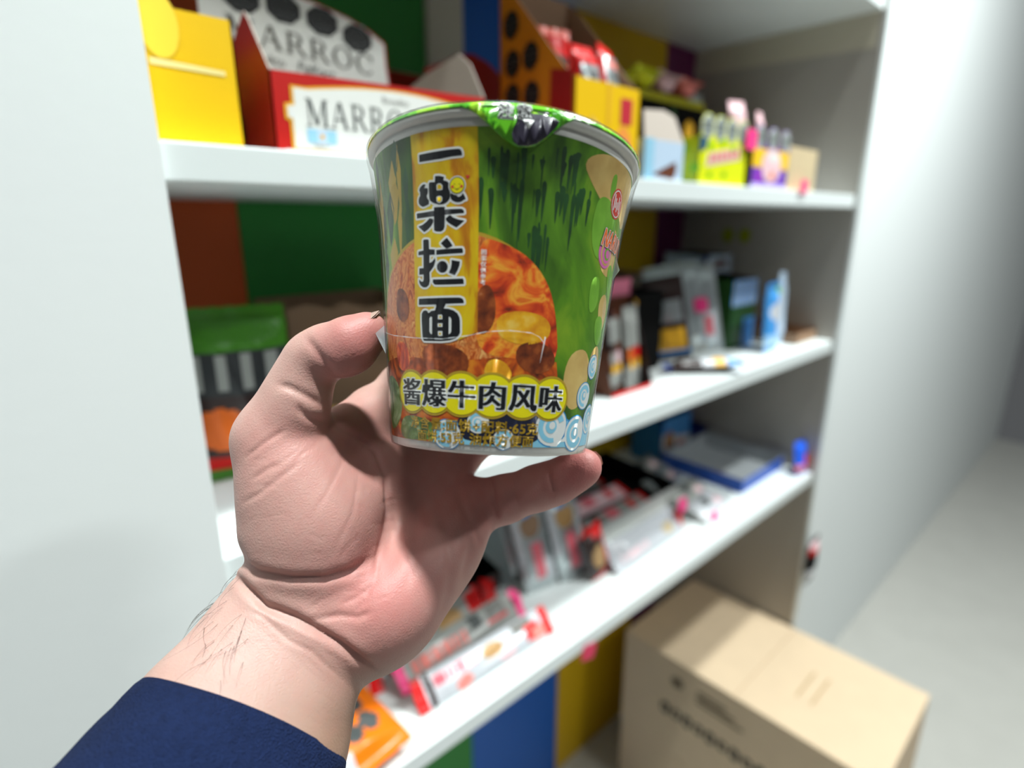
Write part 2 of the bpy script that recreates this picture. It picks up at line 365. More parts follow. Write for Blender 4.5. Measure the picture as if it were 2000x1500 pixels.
M_pnoodle = noise_mat('print_noodles', [(0.3, (150, 52, 14)), (0.42, (206, 100, 34)), (0.52, (228, 150, 78)), (0.6, (190, 84, 24)), (0.72, (236, 176, 104))], scale=(1, 1, 0.35), nscale=330, detail=2, distort=2.5, rough=0.4)
M_pstew = noise_mat('print_stew', [(0.3, (84, 30, 10)), (0.45, (150, 62, 16)), (0.55, (198, 84, 20)), (0.7, (222, 132, 30))], nscale=170, detail=4, distort=1.2, rough=0.4)
M_pmeat = noise_mat('print_meat', [(0.3, (70, 26, 10)), (0.5, (128, 56, 20)), (0.66, (166, 84, 34)), (0.8, (220, 160, 110))], nscale=260, detail=5, rough=0.4)
M_pchili = noise_mat('print_chili', [(0.3, (112, 38, 14)), (0.41, (200, 58, 20)), (0.5, (234, 98, 28)), (0.6, (244, 170, 52)), (0.68, (222, 92, 26)), (0.78, (130, 60, 22))], nscale=95, detail=5, distort=1.4, rough=0.4)
M_ppotato = noise_mat('print_potato', [(0.3, (206, 120, 14)), (0.55, (236, 176, 30)), (0.75, (244, 214, 110))], nscale=160, detail=4, rough=0.4)
M_pleaf = noise_mat('print_lettuce', [(0.3, (40, 66, 20)), (0.5, (84, 118, 44)), (0.7, (170, 184, 140))], nscale=150, detail=5, distort=1.0, rough=0.4)
M_pblack = mat('print_black', (14, 16, 22), rough=0.4)
M_pwhite = mat('print_white', (232, 234, 232), rough=0.4)
M_pdisc = mat('print_bright_yellow', (240, 226, 8), rough=0.4)
M_pgold = mat('print_gold', (186, 154, 44), rough=0.4)
M_pgoldtxt = mat('print_gold_text', (178, 142, 28), rough=0.4)
M_pgoldline = mat('print_dark_gold', (150, 128, 10), rough=0.4)
M_psky = mat('print_light_blue', (140, 206, 232), rough=0.4)
M_pblue = mat('print_line_blue', (46, 146, 206), rough=0.4)
M_porange = mat('print_orange', (240, 110, 40), rough=0.4)
M_pred = mat('print_red', (214, 64, 52), rough=0.4)
M_ppink = mat('print_pink', (216, 110, 176), rough=0.4)

def build_cup():
    a = Vector((0.0537, 1.0, -0.0212)).normalized()
    yl = Vector((0, 0, -1.0)); yl = (yl - a * yl.dot(a)).normalized(); xl = yl.cross(a)
    m3 = Matrix((xl, yl, a)).transposed()
    M = ARM_M @ (Matrix.Translation(Vector((-0.0085, -0.0227, -0.2136))) @ m3.to_4x4())
    root = thing('instant_noodle_cup', 'film-wrapped green and yellow instant noodle cup held up in the hand', 'noodle cup')
    root.matrix_world = M
    N = 128
    def revolve(prof, m, close=False):
        mb = MB(); vs = []; fs = []; k = len(prof)
        for i in range(N):
            t = 2 * math.pi * i / N
            vs += [(r / 1000 * math.sin(t), -r / 1000 * math.cos(t), h / 1000) for h, r in prof]
        for i in range(N):
            j = (i + 1) % N
            for q in range(k if close else k - 1):
                q2 = (q + 1) % k
                fs.append((i * k + q, j * k + q, j * k + q2, i * k + q2))
        mb.add(vs, fs, m, True)
        return mb
    # paper wall with recessed foot and rolled rim
    rim = [(101.2 + 1.7 * math.sin(t), 47.2 + 1.7 * math.cos(t)) for t in [math.radians(x) for x in range(-120, 200, 20)]]
    body = revolve([(3.2, 0.01), (3.2, 32.6), (0.2, 33.0), (0, 33.6), (0.35, 34.5), (1.2, 34.9), (3, 35.2), (39, 39.25), (75, 43.3), (82, 44.3), (88, 45.3), (93, 46.3), (96.5, 47.0), (98, 47.3)] + [(h, r + 0.3) for h, r in rim] + [(99, 45.8), (60, 41)], M_cupwhite)
    cup = body.build('paper_cup', root)
    # printed sleeve of the cup: all of the artwork and lettering
    L = Label()
    L.poly([(-180, 2.9), (180, 2.9), (180, 96.8), (-180, 96.8)], M_pgreen, 1)
    for q in ([(33, 92), (44, 96.8), (60, 96.8), (82, 96), (84, 84), (74, 78), (66, 82), (58, 79), (50, 81), (40, 86)],
              [(50, 76), (58, 74), (66, 78), (74, 72), (72, 62), (60, 60), (52, 64), (47, 70)],
              [(58, 52), (66, 56), (74, 50), (70, 42), (62, 44)], [(60, 36), (68, 38), (76, 30), (66, 26), (58, 30)],
              [(40, 33), (52, 36), (60, 30), (58, 18), (46, 14), (38, 22)]):
        L.blob(q, M_ptan, 2)
    for q in ([(44, 82), (50, 85), (62, 82), (66, 74), (60, 66), (50, 64), (44, 70)], [(52, 92), (56, 93), (57, 86), (53, 84)],
              [(62, 64), (70, 66), (76, 56), (68, 54)], [(56, 46), (66, 48), (72, 40), (62, 36)], [(48, 58), (56, 60), (58, 50), (50, 46)]):
        L.blob(q, M_plime, 3)
    rnd = random.Random(4)
    for th, h, w, n in ((-5, 80, 3, 6), (3, 90, 6, 12), (11, 80, 7, 14), (22, 91, 8, 14), (33, 82, 7, 12), (18, 68, 5, 8)):   # dry-brush strokes running into drips
        for j in range(n):
            x = rnd.uniform(-w, w); d = rnd.uniform(4, 19) * (1 - .5 * abs(x) / w); wd = rnd.uniform(.25, 1.3); y = rnd.uniform(-2, 2.5)
            L.blob([(th + (x + q[0] * wd) * 57.296 / cup_r(h), min(96.5, h + y + q[1] * d)) for q in ((0, .12), (.8, 0), (.55, -.35), (.2, -1), (-.15, -1.02), (-.5, -.4), (-.9, .02))], M_pdark, 2, 1)
    for i in range(16):
        th = rnd.uniform(-80, -37); h = rnd.uniform(60, 95); d = rnd.uniform(6, 16); w = rnd.uniform(1, 3)
        L.mm(th, h, [(-w, 0), (-w * .3, -d), (w * .3, -d * .8), (w, 0), (w * .4, d * .5)], M_pdark if i % 3 else M_pgold, 2)
    # bowl of noodles
    bowl = lambda k, n=60: [(-20 + (49 + k * 1.6) * math.cos(2 * math.pi * i / n), 36 + (31 + k) * math.sin(2 * math.pi * i / n)) for i in range(n)]
    L.poly(bowl(1.2), M_pgold, 3); L.poly(bowl(0.2), M_pnoodle, 4)
    L.poly([(-78, 2.9), (34, 2.9), (38, 16), (33, 30), (14, 31), (-20, 28), (-48, 30), (-74, 28)], M_pstew, 5)
    L.blob([(-7, 44), (-6, 31), (14, 30), (34, 29), (30, 44), (24, 54), (14, 61), (4, 64), (-7, 66)], M_pchili, 5)
    L.blob([(-6, 51), (-1, 52), (2, 46), (1, 39), (-5, 36), (-9, 42)], M_pmeat, 6)
    L.blob([(2, 43), (14, 45), (27, 43), (28, 37), (16, 34), (3, 36)], M_ppotato, 6)
    L.blob([(12, 35), (26, 36), (34, 30), (24, 25), (12, 28)], M_pmeat, 6)
    L.blob([(-52, 52), (-44, 51), (-41, 44), (-46, 40), (-53, 43)], M_pmeat, 6)
    L.blob([(-56, 34), (-46, 35), (-41, 27), (-52, 24)], M_pchili, 6)
    L.blob([(-36, 33), (-20, 34), (-8, 30), (-12, 22), (-30, 22)], M_pmeat, 6)
    L.blob([(0, 30), (8, 29), (12, 24), (4, 22), (-3, 25)], M_ppotato, 6)
    for q in ([(-76, 22), (-64, 24), (-54, 21), (-50, 13), (-58, 6), (-72, 5)], [(-52, 10), (-40, 11), (-27, 9), (-24, 4), (-40, 2.9), (-55, 3)]):
        L.blob(q, M_pleaf, 6)
    # cloud scrolls
    def scroll(th, h, r, d=1):
        L.mm(th, h, ngon(0, 0, r * 1.07, r * 1.07, 28), M_pblue, 6); L.mm(th, h, ngon(0, 0, r, r, 28), M_pwhite, 7)
        n = 18
        arc = [(r * .84 * math.cos(d * t), r * .84 * math.sin(d * t)) for t in [0.4 + 4.6 * i / n for i in range(n + 1)]]
        inn = [((r * .5 + .1 * r * i / n) * math.cos(d * t), (r * .5 + .1 * r * i / n) * math.sin(d * t)) for i, t in [(i, 0.4 + 4.6 * i / n) for i in range(n + 1)]]
        for i in range(n):
            L.mm(th, h, [arc[i], arc[i + 1], inn[i + 1], inn[i]], M_psky, 8)
        L.mm(th, h, ngon(-.05 * r, 0, r * .36, r * .36, 20), M_psky, 8); L.mm(th, h, ngon(0, .06 * r, r * .2, r * .2, 16), M_pwhite, 9)
    L.poly([(-30, 2.9), (78, 2.9), (78, 12), (66, 13), (58, 9), (46, 12), (36, 14), (24, 8), (14, 10), (4, 12), (-8, 8), (-18, 10), (-26, 6)], M_pblue, 5)
    L.poly([(-29, 2.9), (78, 2.9), (78, 11.4), (66, 12.4), (58, 8.4), (46, 11.4), (36, 13.4), (24, 7.4), (14, 9.4), (4, 11.4), (-8, 7.4), (-18, 9.4), (-25, 5.4)], M_psky, 6)
    L.blob([(-14, 12.5), (4, 15), (22, 15), (30, 12.5), (29, 6), (20, 3), (0, 3.4), (-14, 5)], M_pnavy, 7, 1)
    for i, (x, w) in enumerate([(42, 7), (47, 5)]):
        L.mm(x, 4.2 + (i % 2) * 1.5, [(-w * .6, -1), (-w * .2, 1.2), (w * .5, 1.6), (w * .7, .8), (0, .4), (-w * .2, -1)], M_pwhite, 7)
    for sc in ((-20, 5.6, 4.6, 1), (-4, 10, 3.4, -1), (9, 5.2, 3.2, 1), (35, 9.6, 6.2, 1), (54, 7.4, 5.8, -1), (58, 20, 4.4, 1), (64, 30, 4.0, -1), (70, 12, 5, 1)):
        scroll(*sc)
    # banner and its lettering
    L.poly([(-36.3, 96.8), (-8.2, 96.8), (-7.4, 80), (-5.9, 37.5), (-14, 35), (-30, 34), (-38, 36), (-37.5, 60)], M_pyel, 7)
    for q in TITLE:
        L.outline(q, 0.62, M_pwhite, 8); L.poly(q, M_pblack, 9)
    for q in TITLE_GAPS:
        L.outline(q, 0.3, M_pwhite, 10); L.poly(q, M_pyel, 11)
    for q in TITLE_WHITE:
        L.poly(q, M_pwhite, 10)
    for q in TITLE_WHITE[2:]:
        cx = sum(p[0] for p in q) / len(q); cy = sum(p[1] for p in q) / len(q)
        L.poly([(cx + (p[0] - cx) * .45, cy + (p[1] - cy) * .45) for p in q], M_pyel, 11)
    sm = (-16.06, 80.54)
    L.mm(*sm, ngon(0, 0, 2.75, 2.75, 28), M_pwhite, 9); L.mm(*sm, ngon(0, 0, 2.45, 2.45, 28), M_pblack, 10); L.mm(*sm, ngon(0, 0, 2.2, 2.2, 28), M_pdisc, 11)
    for sx in (-1, 1):
        L.mm(sm[0], sm[1], ngon(sx * 1.45, -.35, .45, .45, 12), M_pred, 12)
        L.mm(sm[0], sm[1], [(sx * .8 - .3, .1), (sx * .8, .55), (sx * .8 + .3, .1), (sx * .8, .3)], M_pblack, 12)
    L.mm(sm[0], sm[1], [(-1.2, -.5), (0, -1.4), (1.2, -.5), (0, -1.1)], M_pblack, 12)
    L.mm(sm[0] + 4.3, sm[1] + 2.4, [(0, -.7), (.65, .1), (.4, .55), (0, .3), (-.4, .55), (-.65, .1)], M_pred, 9)
    L.text(-5.6, 60.6, '图案仅供参考', 1.75, M_pwhite, 8, vertical=True, track=1.02, bold=(-.03, .03))
    # six discs with the flavour name
    cx = [-42.1, -27.3, -12.6, 2.2, 17.2, 32.1]
    for c in cx: L.mm(c, 18.4, ngon(0, 0, 7.15, 7.15, 44), M_pgold, 9)
    for c in cx: L.mm(c, 18.4, ngon(0, 0, 6.5, 6.5, 44), M_pgoldline, 10)
    for c in cx: L.mm(c, 18.4, ngon(0, 0, 6.35, 6.35, 44), M_pdisc, 11)
    for c, ch in zip(cx, '酱爆牛肉风味'):
        k = 57.296 / cup_r(18.4)
        L.text(c - 4.6 * k, 14.9, ch, 9.2, M_pwhite, 12, bold=(-.07, -.035, 0, .035, .07), boldy=(-.045, 0, .045))
        L.text(c - 4.6 * k, 14.9, ch, 9.2, M_pblack, 13, bold=(-.036, -.018, 0, .018, .036))
    L.text(-43.2, 7.2, '净含量:面饼+配料:65克', 4.1, M_pgoldtxt, 12, bold=(-.03, 0, .03), boldy=(-.012, .012), track=1.06)
    L.text(-38.2, 3.25, '面饼:53克 油炸方便面', 4.0, M_pgoldtxt, 12, bold=(-.03, 0, .03), boldy=(-.012, .012), track=1.02)
    # side mark: slanted name, pink spiral, red badge
    L.mm(60.5, 84.5, ngon(0, 0, 4.6, 4.9, 28), M_pred, 5); L.mm(60.5, 84.5, ngon(0, 0, 4.1, 4.4, 28), M_pwhite, 6); L.mm(60.5, 84.5, ngon(0, 0, 3.7, 4.0, 28), M_pred, 7)
    for i in range(5): L.mm(60.5, 84.5, rect(-2.6 + i * 1.15, -2.6 + (i % 2), -2.0 + i * 1.15, 2.6 - (i % 3)), M_pwhite, 8)
    for r, m, lv in ((4.9, M_ppink, 5), (3.9, M_ptan, 6), (3.2, M_ppink, 7), (2.1, M_plime, 8), (1.4, M_ppink, 9)):
        L.mm(57.8 + (4.9 - r) * .5, 67.6, ngon(0, 0, r, r, 28), m, lv)
    L.text(51.6, 69.6, 'NARUTO', 8.4, M_pblack, 10, slant=.3, bold=(-.05, 0, .05), boldy=(-.05, 0, .04), condense=.62)
    L.text(51.6, 69.6, 'NARUTO', 8.4, M_pwhite, 11, slant=.3, bold=(-.045, 0, .045), boldy=(-.025, .025), condense=.62)
    L.text(51.6, 69.6, 'NARUTO', 8.4, M_porange, 12, slant=.3, bold=(-.022, 0, .022), condense=.62)
    L.mb.build('printed_label', root)
    # lid: domed foil-paper disc crimped over the rim, with a pull tab folded down the front
    lid_m = noise_mat('lid_green', [(0.0, (70, 150, 30)), (0.45, (96, 178, 36)), (0.55, (150, 206, 44)), (0.65, (60, 140, 46))], nscale=70, distort=1.2, rough=0.18, constant=True, coat=0.25)
    lid = revolve([(105.2, 0.01), (105.0, 20), (104.2, 38), (103.4, 44.5), (103.45, 47.6), (102.9, 49.0), (101.9, 49.45), (101.4, 49.35), (101.7, 49.1), (102.7, 48.4), (103.1, 47.2), (103.1, 44)], lid_m).build('lid', root)
    trf = lambda h: 49.6 - (102.5 - h) * 0.075 if h < 102.5 else 49.6 - (h - 102.5) * 0.9
    T = Label(rf=trf, step=2.0)
    low = TAB[:-2]
    T.poly(low + [(26, 102.6), (16, 103.0), (6, 103.0), (-6, 102.9), (-14, 102.6)], lid_m, 1)
    T.poly([(p[0], min(p[1], 101.6)) for p in TAB_PATCH], mat('print_dark_plum', (44, 40, 54), rough=0.3, coat=0.2), 2)
    T.text(-1.2, 98.6, '注', 4.6, M_pwhite, 3, bold=(-.06, 0, .06), boldy=(-.06, 0, .06)); T.text(-1.2, 98.6, '注', 4.6, M_pblack, 4, bold=(-.03, 0, .03))
    T.text(5.0, 98.9, '意', 4.6, M_pwhite, 3, bold=(-.06, 0, .06), boldy=(-.06, 0, .06)); T.text(5.0, 98.9, '意', 4.6, M_pblack, 4, bold=(-.03, 0, .03))
    T.poly([(7.3, 98.4), (11.3, 98.6), (9.5, 95.8)], M_pwhite, 5); T.text(8.35, 97.5, 'HY', .95, M_pblack, 6, bold=(-.04, .04))
    tab = T.mb.build('pull_tab', root)
    sol = tab.modifiers.new('paper', 'SOLIDIFY'); sol.thickness = 0.00012; sol.offset = -1
    # clear shrink film
    fm = bpy.data.materials.new('clear_film'); fm.use_nodes = True; nt = fm.node_tree
    nt.nodes.remove(nt.nodes['Principled BSDF'])
    tr = nt.nodes.new('ShaderNodeBsdfTransparent'); gl = nt.nodes.new('ShaderNodeBsdfGlossy'); gl.inputs['Roughness'].default_value = 0.12
    mx = nt.nodes.new('ShaderNodeMixShader'); lw = nt.nodes.new('ShaderNodeLayerWeight'); lw.inputs['Blend'].default_value = 0.5
    pw = nt.nodes.new('ShaderNodeMath'); pw.operation = 'POWER'; pw.inputs[1].default_value = 4.0
    fr = nt.nodes.new('ShaderNodeMath'); fr.operation = 'MULTIPLY_ADD'; fr.inputs[1].default_value = 0.55; fr.inputs[2].default_value = 0.045
    tc = nt.nodes.new('ShaderNodeTexCoord'); mp = nt.nodes.new('ShaderNodeMapping'); mp.inputs['Scale'].default_value = (1, 1, 0.3)
    no = nt.nodes.new('ShaderNodeTexNoise'); no.inputs['Scale'].default_value = 130; no.inputs['Detail'].default_value = 5; no.inputs['Distortion'].default_value = 1.5
    bp = nt.nodes.new('ShaderNodeBump'); bp.inputs['Strength'].default_value = 0.5; bp.inputs['Distance'].default_value = 0.0012
    out = nt.nodes['Material Output']
    nt.links.new(tc.outputs['Object'], mp.inputs['Vector']); nt.links.new(mp.outputs['Vector'], no.inputs['Vector']); nt.links.new(no.outputs['Fac'], bp.inputs['Height'])
    for nd in (gl, lw): nt.links.new(bp.outputs['Normal'], nd.inputs['Normal'])
    nt.links.new(lw.outputs['Facing'], pw.inputs[0]); nt.links.new(pw.outputs[0], fr.inputs[0])
    nt.links.new(fr.outputs[0], mx.inputs['Fac']); nt.links.new(tr.outputs[0], mx.inputs[1]); nt.links.new(gl.outputs[0], mx.inputs[2]); nt.links.new(mx.outputs[0], out.inputs['Surface'])
    film = revolve([(-0.15, 20), (-0.2, 33.0), (0.2, 35.3), (3, 35.9), (40, 40.0), (70, 43.6), (80, 45.0), (90, 47.2), (96, 48.6), (99.5, 49.7), (102.2, 49.95), (103.6, 49.0), (103.9, 46)], fm).build('shrink_film', root)
    seam = MB()
    sm_m = mat('film_seam', (236, 240, 244), rough=0.2, alpha=0.75)
    pts = [(-72, 38.6), (-55, 36.6), (-38, 35.4), (-22, 35.0), (-10, 36.2), (-2, 37.6), (8, 38.4), (18, 38.2), (22, 37.2), (25, 35.2)]
    for (t0, h0), (t1, h1) in zip(pts, pts[1:]):
        for q in range(4):
            ta, ha = t0 + (t1 - t0) * q / 4, h0 + (h1 - h0) * q / 4; tb, hb = t0 + (t1 - t0) * (q + 1) / 4, h0 + (h1 - h0) * (q + 1) / 4
            w = 0.10 + 0.05 * math.sin(ta * 0.9)
            vs = [on_cup(ta, ha - w, .8), on_cup(tb, hb - w, .8), on_cup(tb, hb + w, .8), on_cup(ta, ha + w, .8)]
            seam.add(vs, [(0, 1, 2, 3)], sm_m)
    seam.add([on_cup(24.5, 37.5, .82), on_cup(25.2, 37.2, .9), on_cup(23.4, 29, .82)], [(0, 1, 2)], sm_m)
    seam.build('seal_seam', film)
    fin = MB()
    fin_m = mat('film_fin', (228, 234, 240), rough=0.12, alpha=0.4)
    def fin_tri(th, h, tip, up, dn):
        a_ = on_cup(th, h + up, .7); b_ = on_cup(th, h - dn, .7); c_ = on_cup(th, h, .7 + tip); d_ = on_cup(th + (3 if th > 0 else -3), h, .7 + tip * .5)
        fin.add([a_, b_, c_, d_], [(0, 2, 3), (2, 1, 3), (0, 2, 1)], fin_m)
    fin_tri(-76, 38.2, 3.2, 3, 7)
    fin.build('film_fin', film)
    fin = MB(); fin_tri(70, 64, 2.2, 5, 4)
    fin.build('film_fin', film)
    return root
cup_root = build_cup()
# ------------------------------------------------------------------ the hand, sculpted as one blended solid
def P(x, y, z):
    """a point of the arm in its own frame, given in millimetres: across the palm, along the cup's axis, away from the visitor"""
    return np.array([x, y, z]) / 1000.0
def eye_to_world(p):
    return ARM_M @ Vector((p[0], p[1], -p[2]))

def build_person():
    h = 0.00085
    lo = np.array([-0.205, -0.255, 0.105]); hi = np.array([0.050, 0.038, 0.300])
    n = np.ceil((hi - lo) / h).astype(int)
    D = np.full(n, 0.03, np.float32)
    ax = [lo[i] + h * np.arange(n[i], dtype=np.float32) for i in range(3)]
    def blend(fn, pmin, pmax, k):
        pad = 0.014 + k
        i0 = np.maximum(((pmin - pad - lo) / h).astype(int), 0); i1 = np.minimum(((pmax + pad - lo) / h).astype(int) + 1, n)
        if np.any(i1 <= i0): return
        sl = tuple(slice(a, b) for a, b in zip(i0, i1))
        xs = ax[0][sl[0]][:, None, None]; ys = ax[1][sl[1]][None, :, None]; zs = ax[2][sl[2]][None, None, :]
        d = fn(xs, ys, zs).astype(np.float32)
        a = D[sl]
        hh = np.maximum(k - np.abs(a - d), 0) / k
        D[sl] = np.minimum(a, d) - hh * hh * k * 0.25
    def capsule(a, b, ra, rb, k):
        a = np.asarray(a); b = np.asarray(b); ab = b - a; L2 = float(ab @ ab)
        def fn(x, y, z):
            t = np.clip(((x - a[0]) * ab[0] + (y - a[1]) * ab[1] + (z - a[2]) * ab[2]) / L2, 0, 1)
            return np.sqrt((x - a[0] - t * ab[0]) ** 2 + (y - a[1] - t * ab[1]) ** 2 + (z - a[2] - t * ab[2]) ** 2) - (ra + (rb - ra) * t)
        r = max(ra, rb)
        blend(fn, np.minimum(a, b) - r, np.maximum(a, b) + r, k)
    def ellipsoid(c, r, axis, k):
        """c centre, r radii (along, across, depth), axis = in-plane direction of the first radius"""
        c = np.asarray(c); u = np.array([axis[0], axis[1], axis[2] if len(axis) > 2 else 0.0]); u = u / np.linalg.norm(u)
        w = np.array([0, 0, 1.0]) - u * u[2]; w /= np.linalg.norm(w); v = np.cross(w, u)
        def fn(x, y, z):
            X_, Y_, Z_ = x - c[0], y - c[1], z - c[2]
            p = (X_ * u[0] + Y_ * u[1] + Z_ * u[2]) / r[0]; q = (X_ * v[0] + Y_ * v[1] + Z_ * v[2]) / r[1]; s_ = (X_ * w[0] + Y_ * w[1] + Z_ * w[2]) / r[2]
            g = np.sqrt(p * p + q * q + s_ * s_)
            return (g - 1) * min(r)
        R_ = max(r)
        blend(fn, c - R_, c + R_, k)
    def chain(pts, k):
        for (a, ra), (b, rb) in zip(pts, pts[1:]): capsule(a, b, ra, rb, k)

    # forearm and wrist (two bones' worth of width)
    capsule(P(-86.8, -81.0, 217.0), P(-102.6, -112.7, 190.0), .0185, .0220, .004)
    capsule(P(-67.2, -92.6, 217.0), P(-81.0, -124.4, 190.0), .0160, .0205, .020)
    capsule(P(-102.6, -112.7, 190.0), P(-114.2, -137.3, 145.0), .0220, .026, .010)
    capsule(P(-81.0, -124.4, 190.0), P(-96.2, -147.6, 145.0), .0205, .025, .020)
    capsule(P(-78.2, -90.0, 221.0), P(-93.1, -120.4, 193.0), .018, .021, .012)
    # palm: metacarpals fanning out to the knuckles
    capsule(P(-78.6, -86.4, 222.0), P(-58.4, -13.7, 249.0), .0150, .0118, .012)
    capsule(P(-71.4, -87.2, 224.0), P(-42.9, -19.7, 262.0), .0150, .0118, .012)
    capsule(P(-63.4, -89.2, 224.0), P(-26.5, -32.2, 260.0), .0150, .0114, .012)
    capsule(P(-56.0, -88.4, 222.0), P(-15.1, -50.5, 243.0), .0150, .0105, .012)
    # heel and mounds
    ellipsoid(P(-39.5, -82.0, 218.0), (.0270, .0150, .0150), (.55, .85), .010)      # little-finger side
    ellipsoid(P(-47.5, -87.8, 213.0), (.0160, .0125, .0130), (.6, .6), .008)
    ellipsoid(P(-27.0, -68.5, 231.0), (.0220, .0130, .0130), (.55, .85), .010)
    capsule(P(-67.5, -84.4, 212.0), P(-47.8, -82.5, 212.0), .0135, .0135, .012)
    # thumb: ball, metacarpal, two phalanges
    ellipsoid(P(-75.4, -53.5, 212.0), (.0300, .0235, .0190), (-.25, .95), .008)
    ellipsoid(P(-81.1, -35.6, 214.0), (.0250, .0180, .0165), (-.35, .95), .006)
    capsule(P(-67.5, -51.1, 218.0), P(-55.6, -36.7, 237.0), .014, .0105, .012)
    capsule(P(-79.3, -26.4, 216.0), P(-60.0, -12.5, 244.0), .0092, .0102, .006)           # web between thumb and palm
    chain([(P(-81.4, -39.8, 214.0), .0165), (P(-88.3, -20.6, 216.0), .0143), (P(-74.4, 7.8, 214.0), .0108)], .005)
    ellipsoid(P(-79.2, -9.4, 213.0), (.0130, .0112, .0112), (.4, .9), .004)
    chain([(P(-71.6, 10.6, 214.0), .0103), (P(-67.9, 11.7, 213.0), .0103), (P(-58.2, 14.9, 210.0), .0098), (P(-52.7, 18.3, 210.5), .0080)], .002)
    ellipsoid(P(-59.5, 12.1, 207.5), (.0118, .0098, .0076), (.9, .42), .002)         # pad of the thumb
    # fingers behind the cup
    chain([(P(-58.4, -13.7, 249.0), .0116), (P(-48.1, -1.1, 259.0), .0106), (P(-31.2, 14.6, 266.8), .0096), (P(-3.5, 26.0, 266.8), .0090), (P(14.8, 25.1, 257.5), .0078)], .004)
    chain([(P(-42.9, -19.7, 262.0), .0112), (P(-16.3, 0.0, 263.5), .0098), (P(7.0, 5.8, 262.0), .0090), (P(21.2, 5.6, 252.5), .0078)], .004)
    chain([(P(-26.5, -32.2, 260.0), .0108), (P(-5.8, -16.2, 262.0), .0095), (P(11.5, -10.3, 259.0), .0088), (P(23.2, -8.8, 250.0), .0075)], .004)
    # little finger under the foot of the cup
    chain([(P(-16.1, -51.6, 243.0), .0104), (P(-3.2, -47.4, 238.0), .0094), (P(10.4, -42.0, 234.0), .0087), (P(18.0, -39.1, 231.5), .0082), (P(27.7, -32.7, 227.0), .0068)], .004)
    ellipsoid(P(24.6, -34.6, 227.5), (.0095, .0074, .0066), (.87, .5), .004)

    # ---- surface extraction (one vertex per crossing cell)
    nx, ny, nz = D.shape
    inside = D < 0
    c = np.zeros((nx - 1, ny - 1, nz - 1), np.uint8)
    for i in (0, 1):
        for j in (0, 1):
            for k in (0, 1):
                c += inside[i:nx - 1 + i, j:ny - 1 + j, k:nz - 1 + k]
    act = (c > 0) & (c < 8)
    idx = np.argwhere(act)
    vid = np.full(act.shape, -1, np.int32); vid[act] = np.arange(len(idx))
    acc = np.zeros((len(idx), 3)); cnt = np.zeros(len(idx))
    corners = [(i, j, k) for i in (0, 1) for j in (0, 1) for k in (0, 1)]
    I = idx
    val = {q: D[I[:, 0] + q[0], I[:, 1] + q[1], I[:, 2] + q[2]] for q in corners}
    for q in corners:
        for a_ in range(3):
            if q[a_] == 0:
                r = list(q); r[a_] = 1; r = tuple(r)
                d0, d1 = val[q], val[r]; m_ = (d0 < 0) != (d1 < 0)
                t = np.where(m_, d0 / np.where(m_, d0 - d1, 1), 0)
                p = np.tile(np.array(q, float), (len(I), 1)); p[:, a_] += t
                acc[m_] += p[m_]; cnt[m_] += 1
    V = lo + h * (I + acc / cnt[:, None])
    quads = []
    for a_ in range(3):
        b_, d_ = [(1, 2), (2, 0), (0, 1)][a_]
        s0 = [slice(None)] * 3; s1 = [slice(None)] * 3; s0[a_] = slice(0, -1); s1[a_] = slice(1, None)
        A = inside[tuple(s0)]; B = inside[tuple(s1)]
        for flip, Mk in ((False, A & ~B), (True, ~A & B)):
            e = np.argwhere(Mk)
            e = e[(e[:, b_] > 0) & (e[:, d_] > 0) & (e[:, b_] < act.shape[b_]) & (e[:, d_] < act.shape[d_]) & (e[:, a_] < act.shape[a_])]
            o = np.zeros(3, int)
            def at(db, dd):
                g = e.copy(); g[:, b_] += db; g[:, d_] += dd
                return vid[g[:, 0], g[:, 1], g[:, 2]]
            q = np.stack([at(-1, -1), at(0, -1), at(0, 0), at(-1, 0)], 1)
            quads.append(q[:, ::-1] if not flip else q)
    F = np.concatenate(quads)
    # ---- light smoothing
    ed = np.concatenate([F[:, [0, 1]], F[:, [1, 2]], F[:, [2, 3]], F[:, [3, 0]]])
    for it in range(5):
        s_ = np.zeros_like(V); k_ = np.zeros(len(V))
        for a_, b_ in ((0, 1), (1, 0)):
            for ax_ in range(3): s_[:, ax_] += np.bincount(ed[:, a_], V[ed[:, b_], ax_], len(V))
            k_ += np.bincount(ed[:, a_], minlength=len(V))
        V = V * .45 + .55 * s_ / np.maximum(k_, 1)[:, None]
    # ---- normals
    fn_ = np.cross(V[F[:, 2]] - V[F[:, 0]], V[F[:, 3]] - V[F[:, 1]])
    N = np.zeros_like(V)
    for q in range(4):
        for ax_ in range(3): N[:, ax_] += np.bincount(F[:, q], fn_[:, ax_], len(V))
    N /= np.maximum(np.linalg.norm(N, axis=1), 1e-12)[:, None]
    cen = V.mean(0)
    # eye space is mirrored (z away from the eye), so orient by the field's gradient
    g = ((V - lo) / h).astype(int); g = np.clip(g, 1, np.array(D.shape) - 2)
    G = np.stack([D[g[:, 0] + (a_ == 0), g[:, 1] + (a_ == 1), g[:, 2] + (a_ == 2)] - D[g[:, 0] - (a_ == 0), g[:, 1] - (a_ == 1), g[:, 2] - (a_ == 2)] for a_ in range(3)], 1)
    if np.mean((G * N).sum(1)) < 0: N = -N
    # ---- skin creases: pressed in along lines on the palm side, drawn on a sheet held over it
    P2 = np.stack([210 * V[:, 0] / V[:, 2], 210 * V[:, 1] / V[:, 2]], 1)      # millimetres on a sheet held over the palm
    palm = np.clip(-N[:, 2] * 2 + .3, 0, 1)
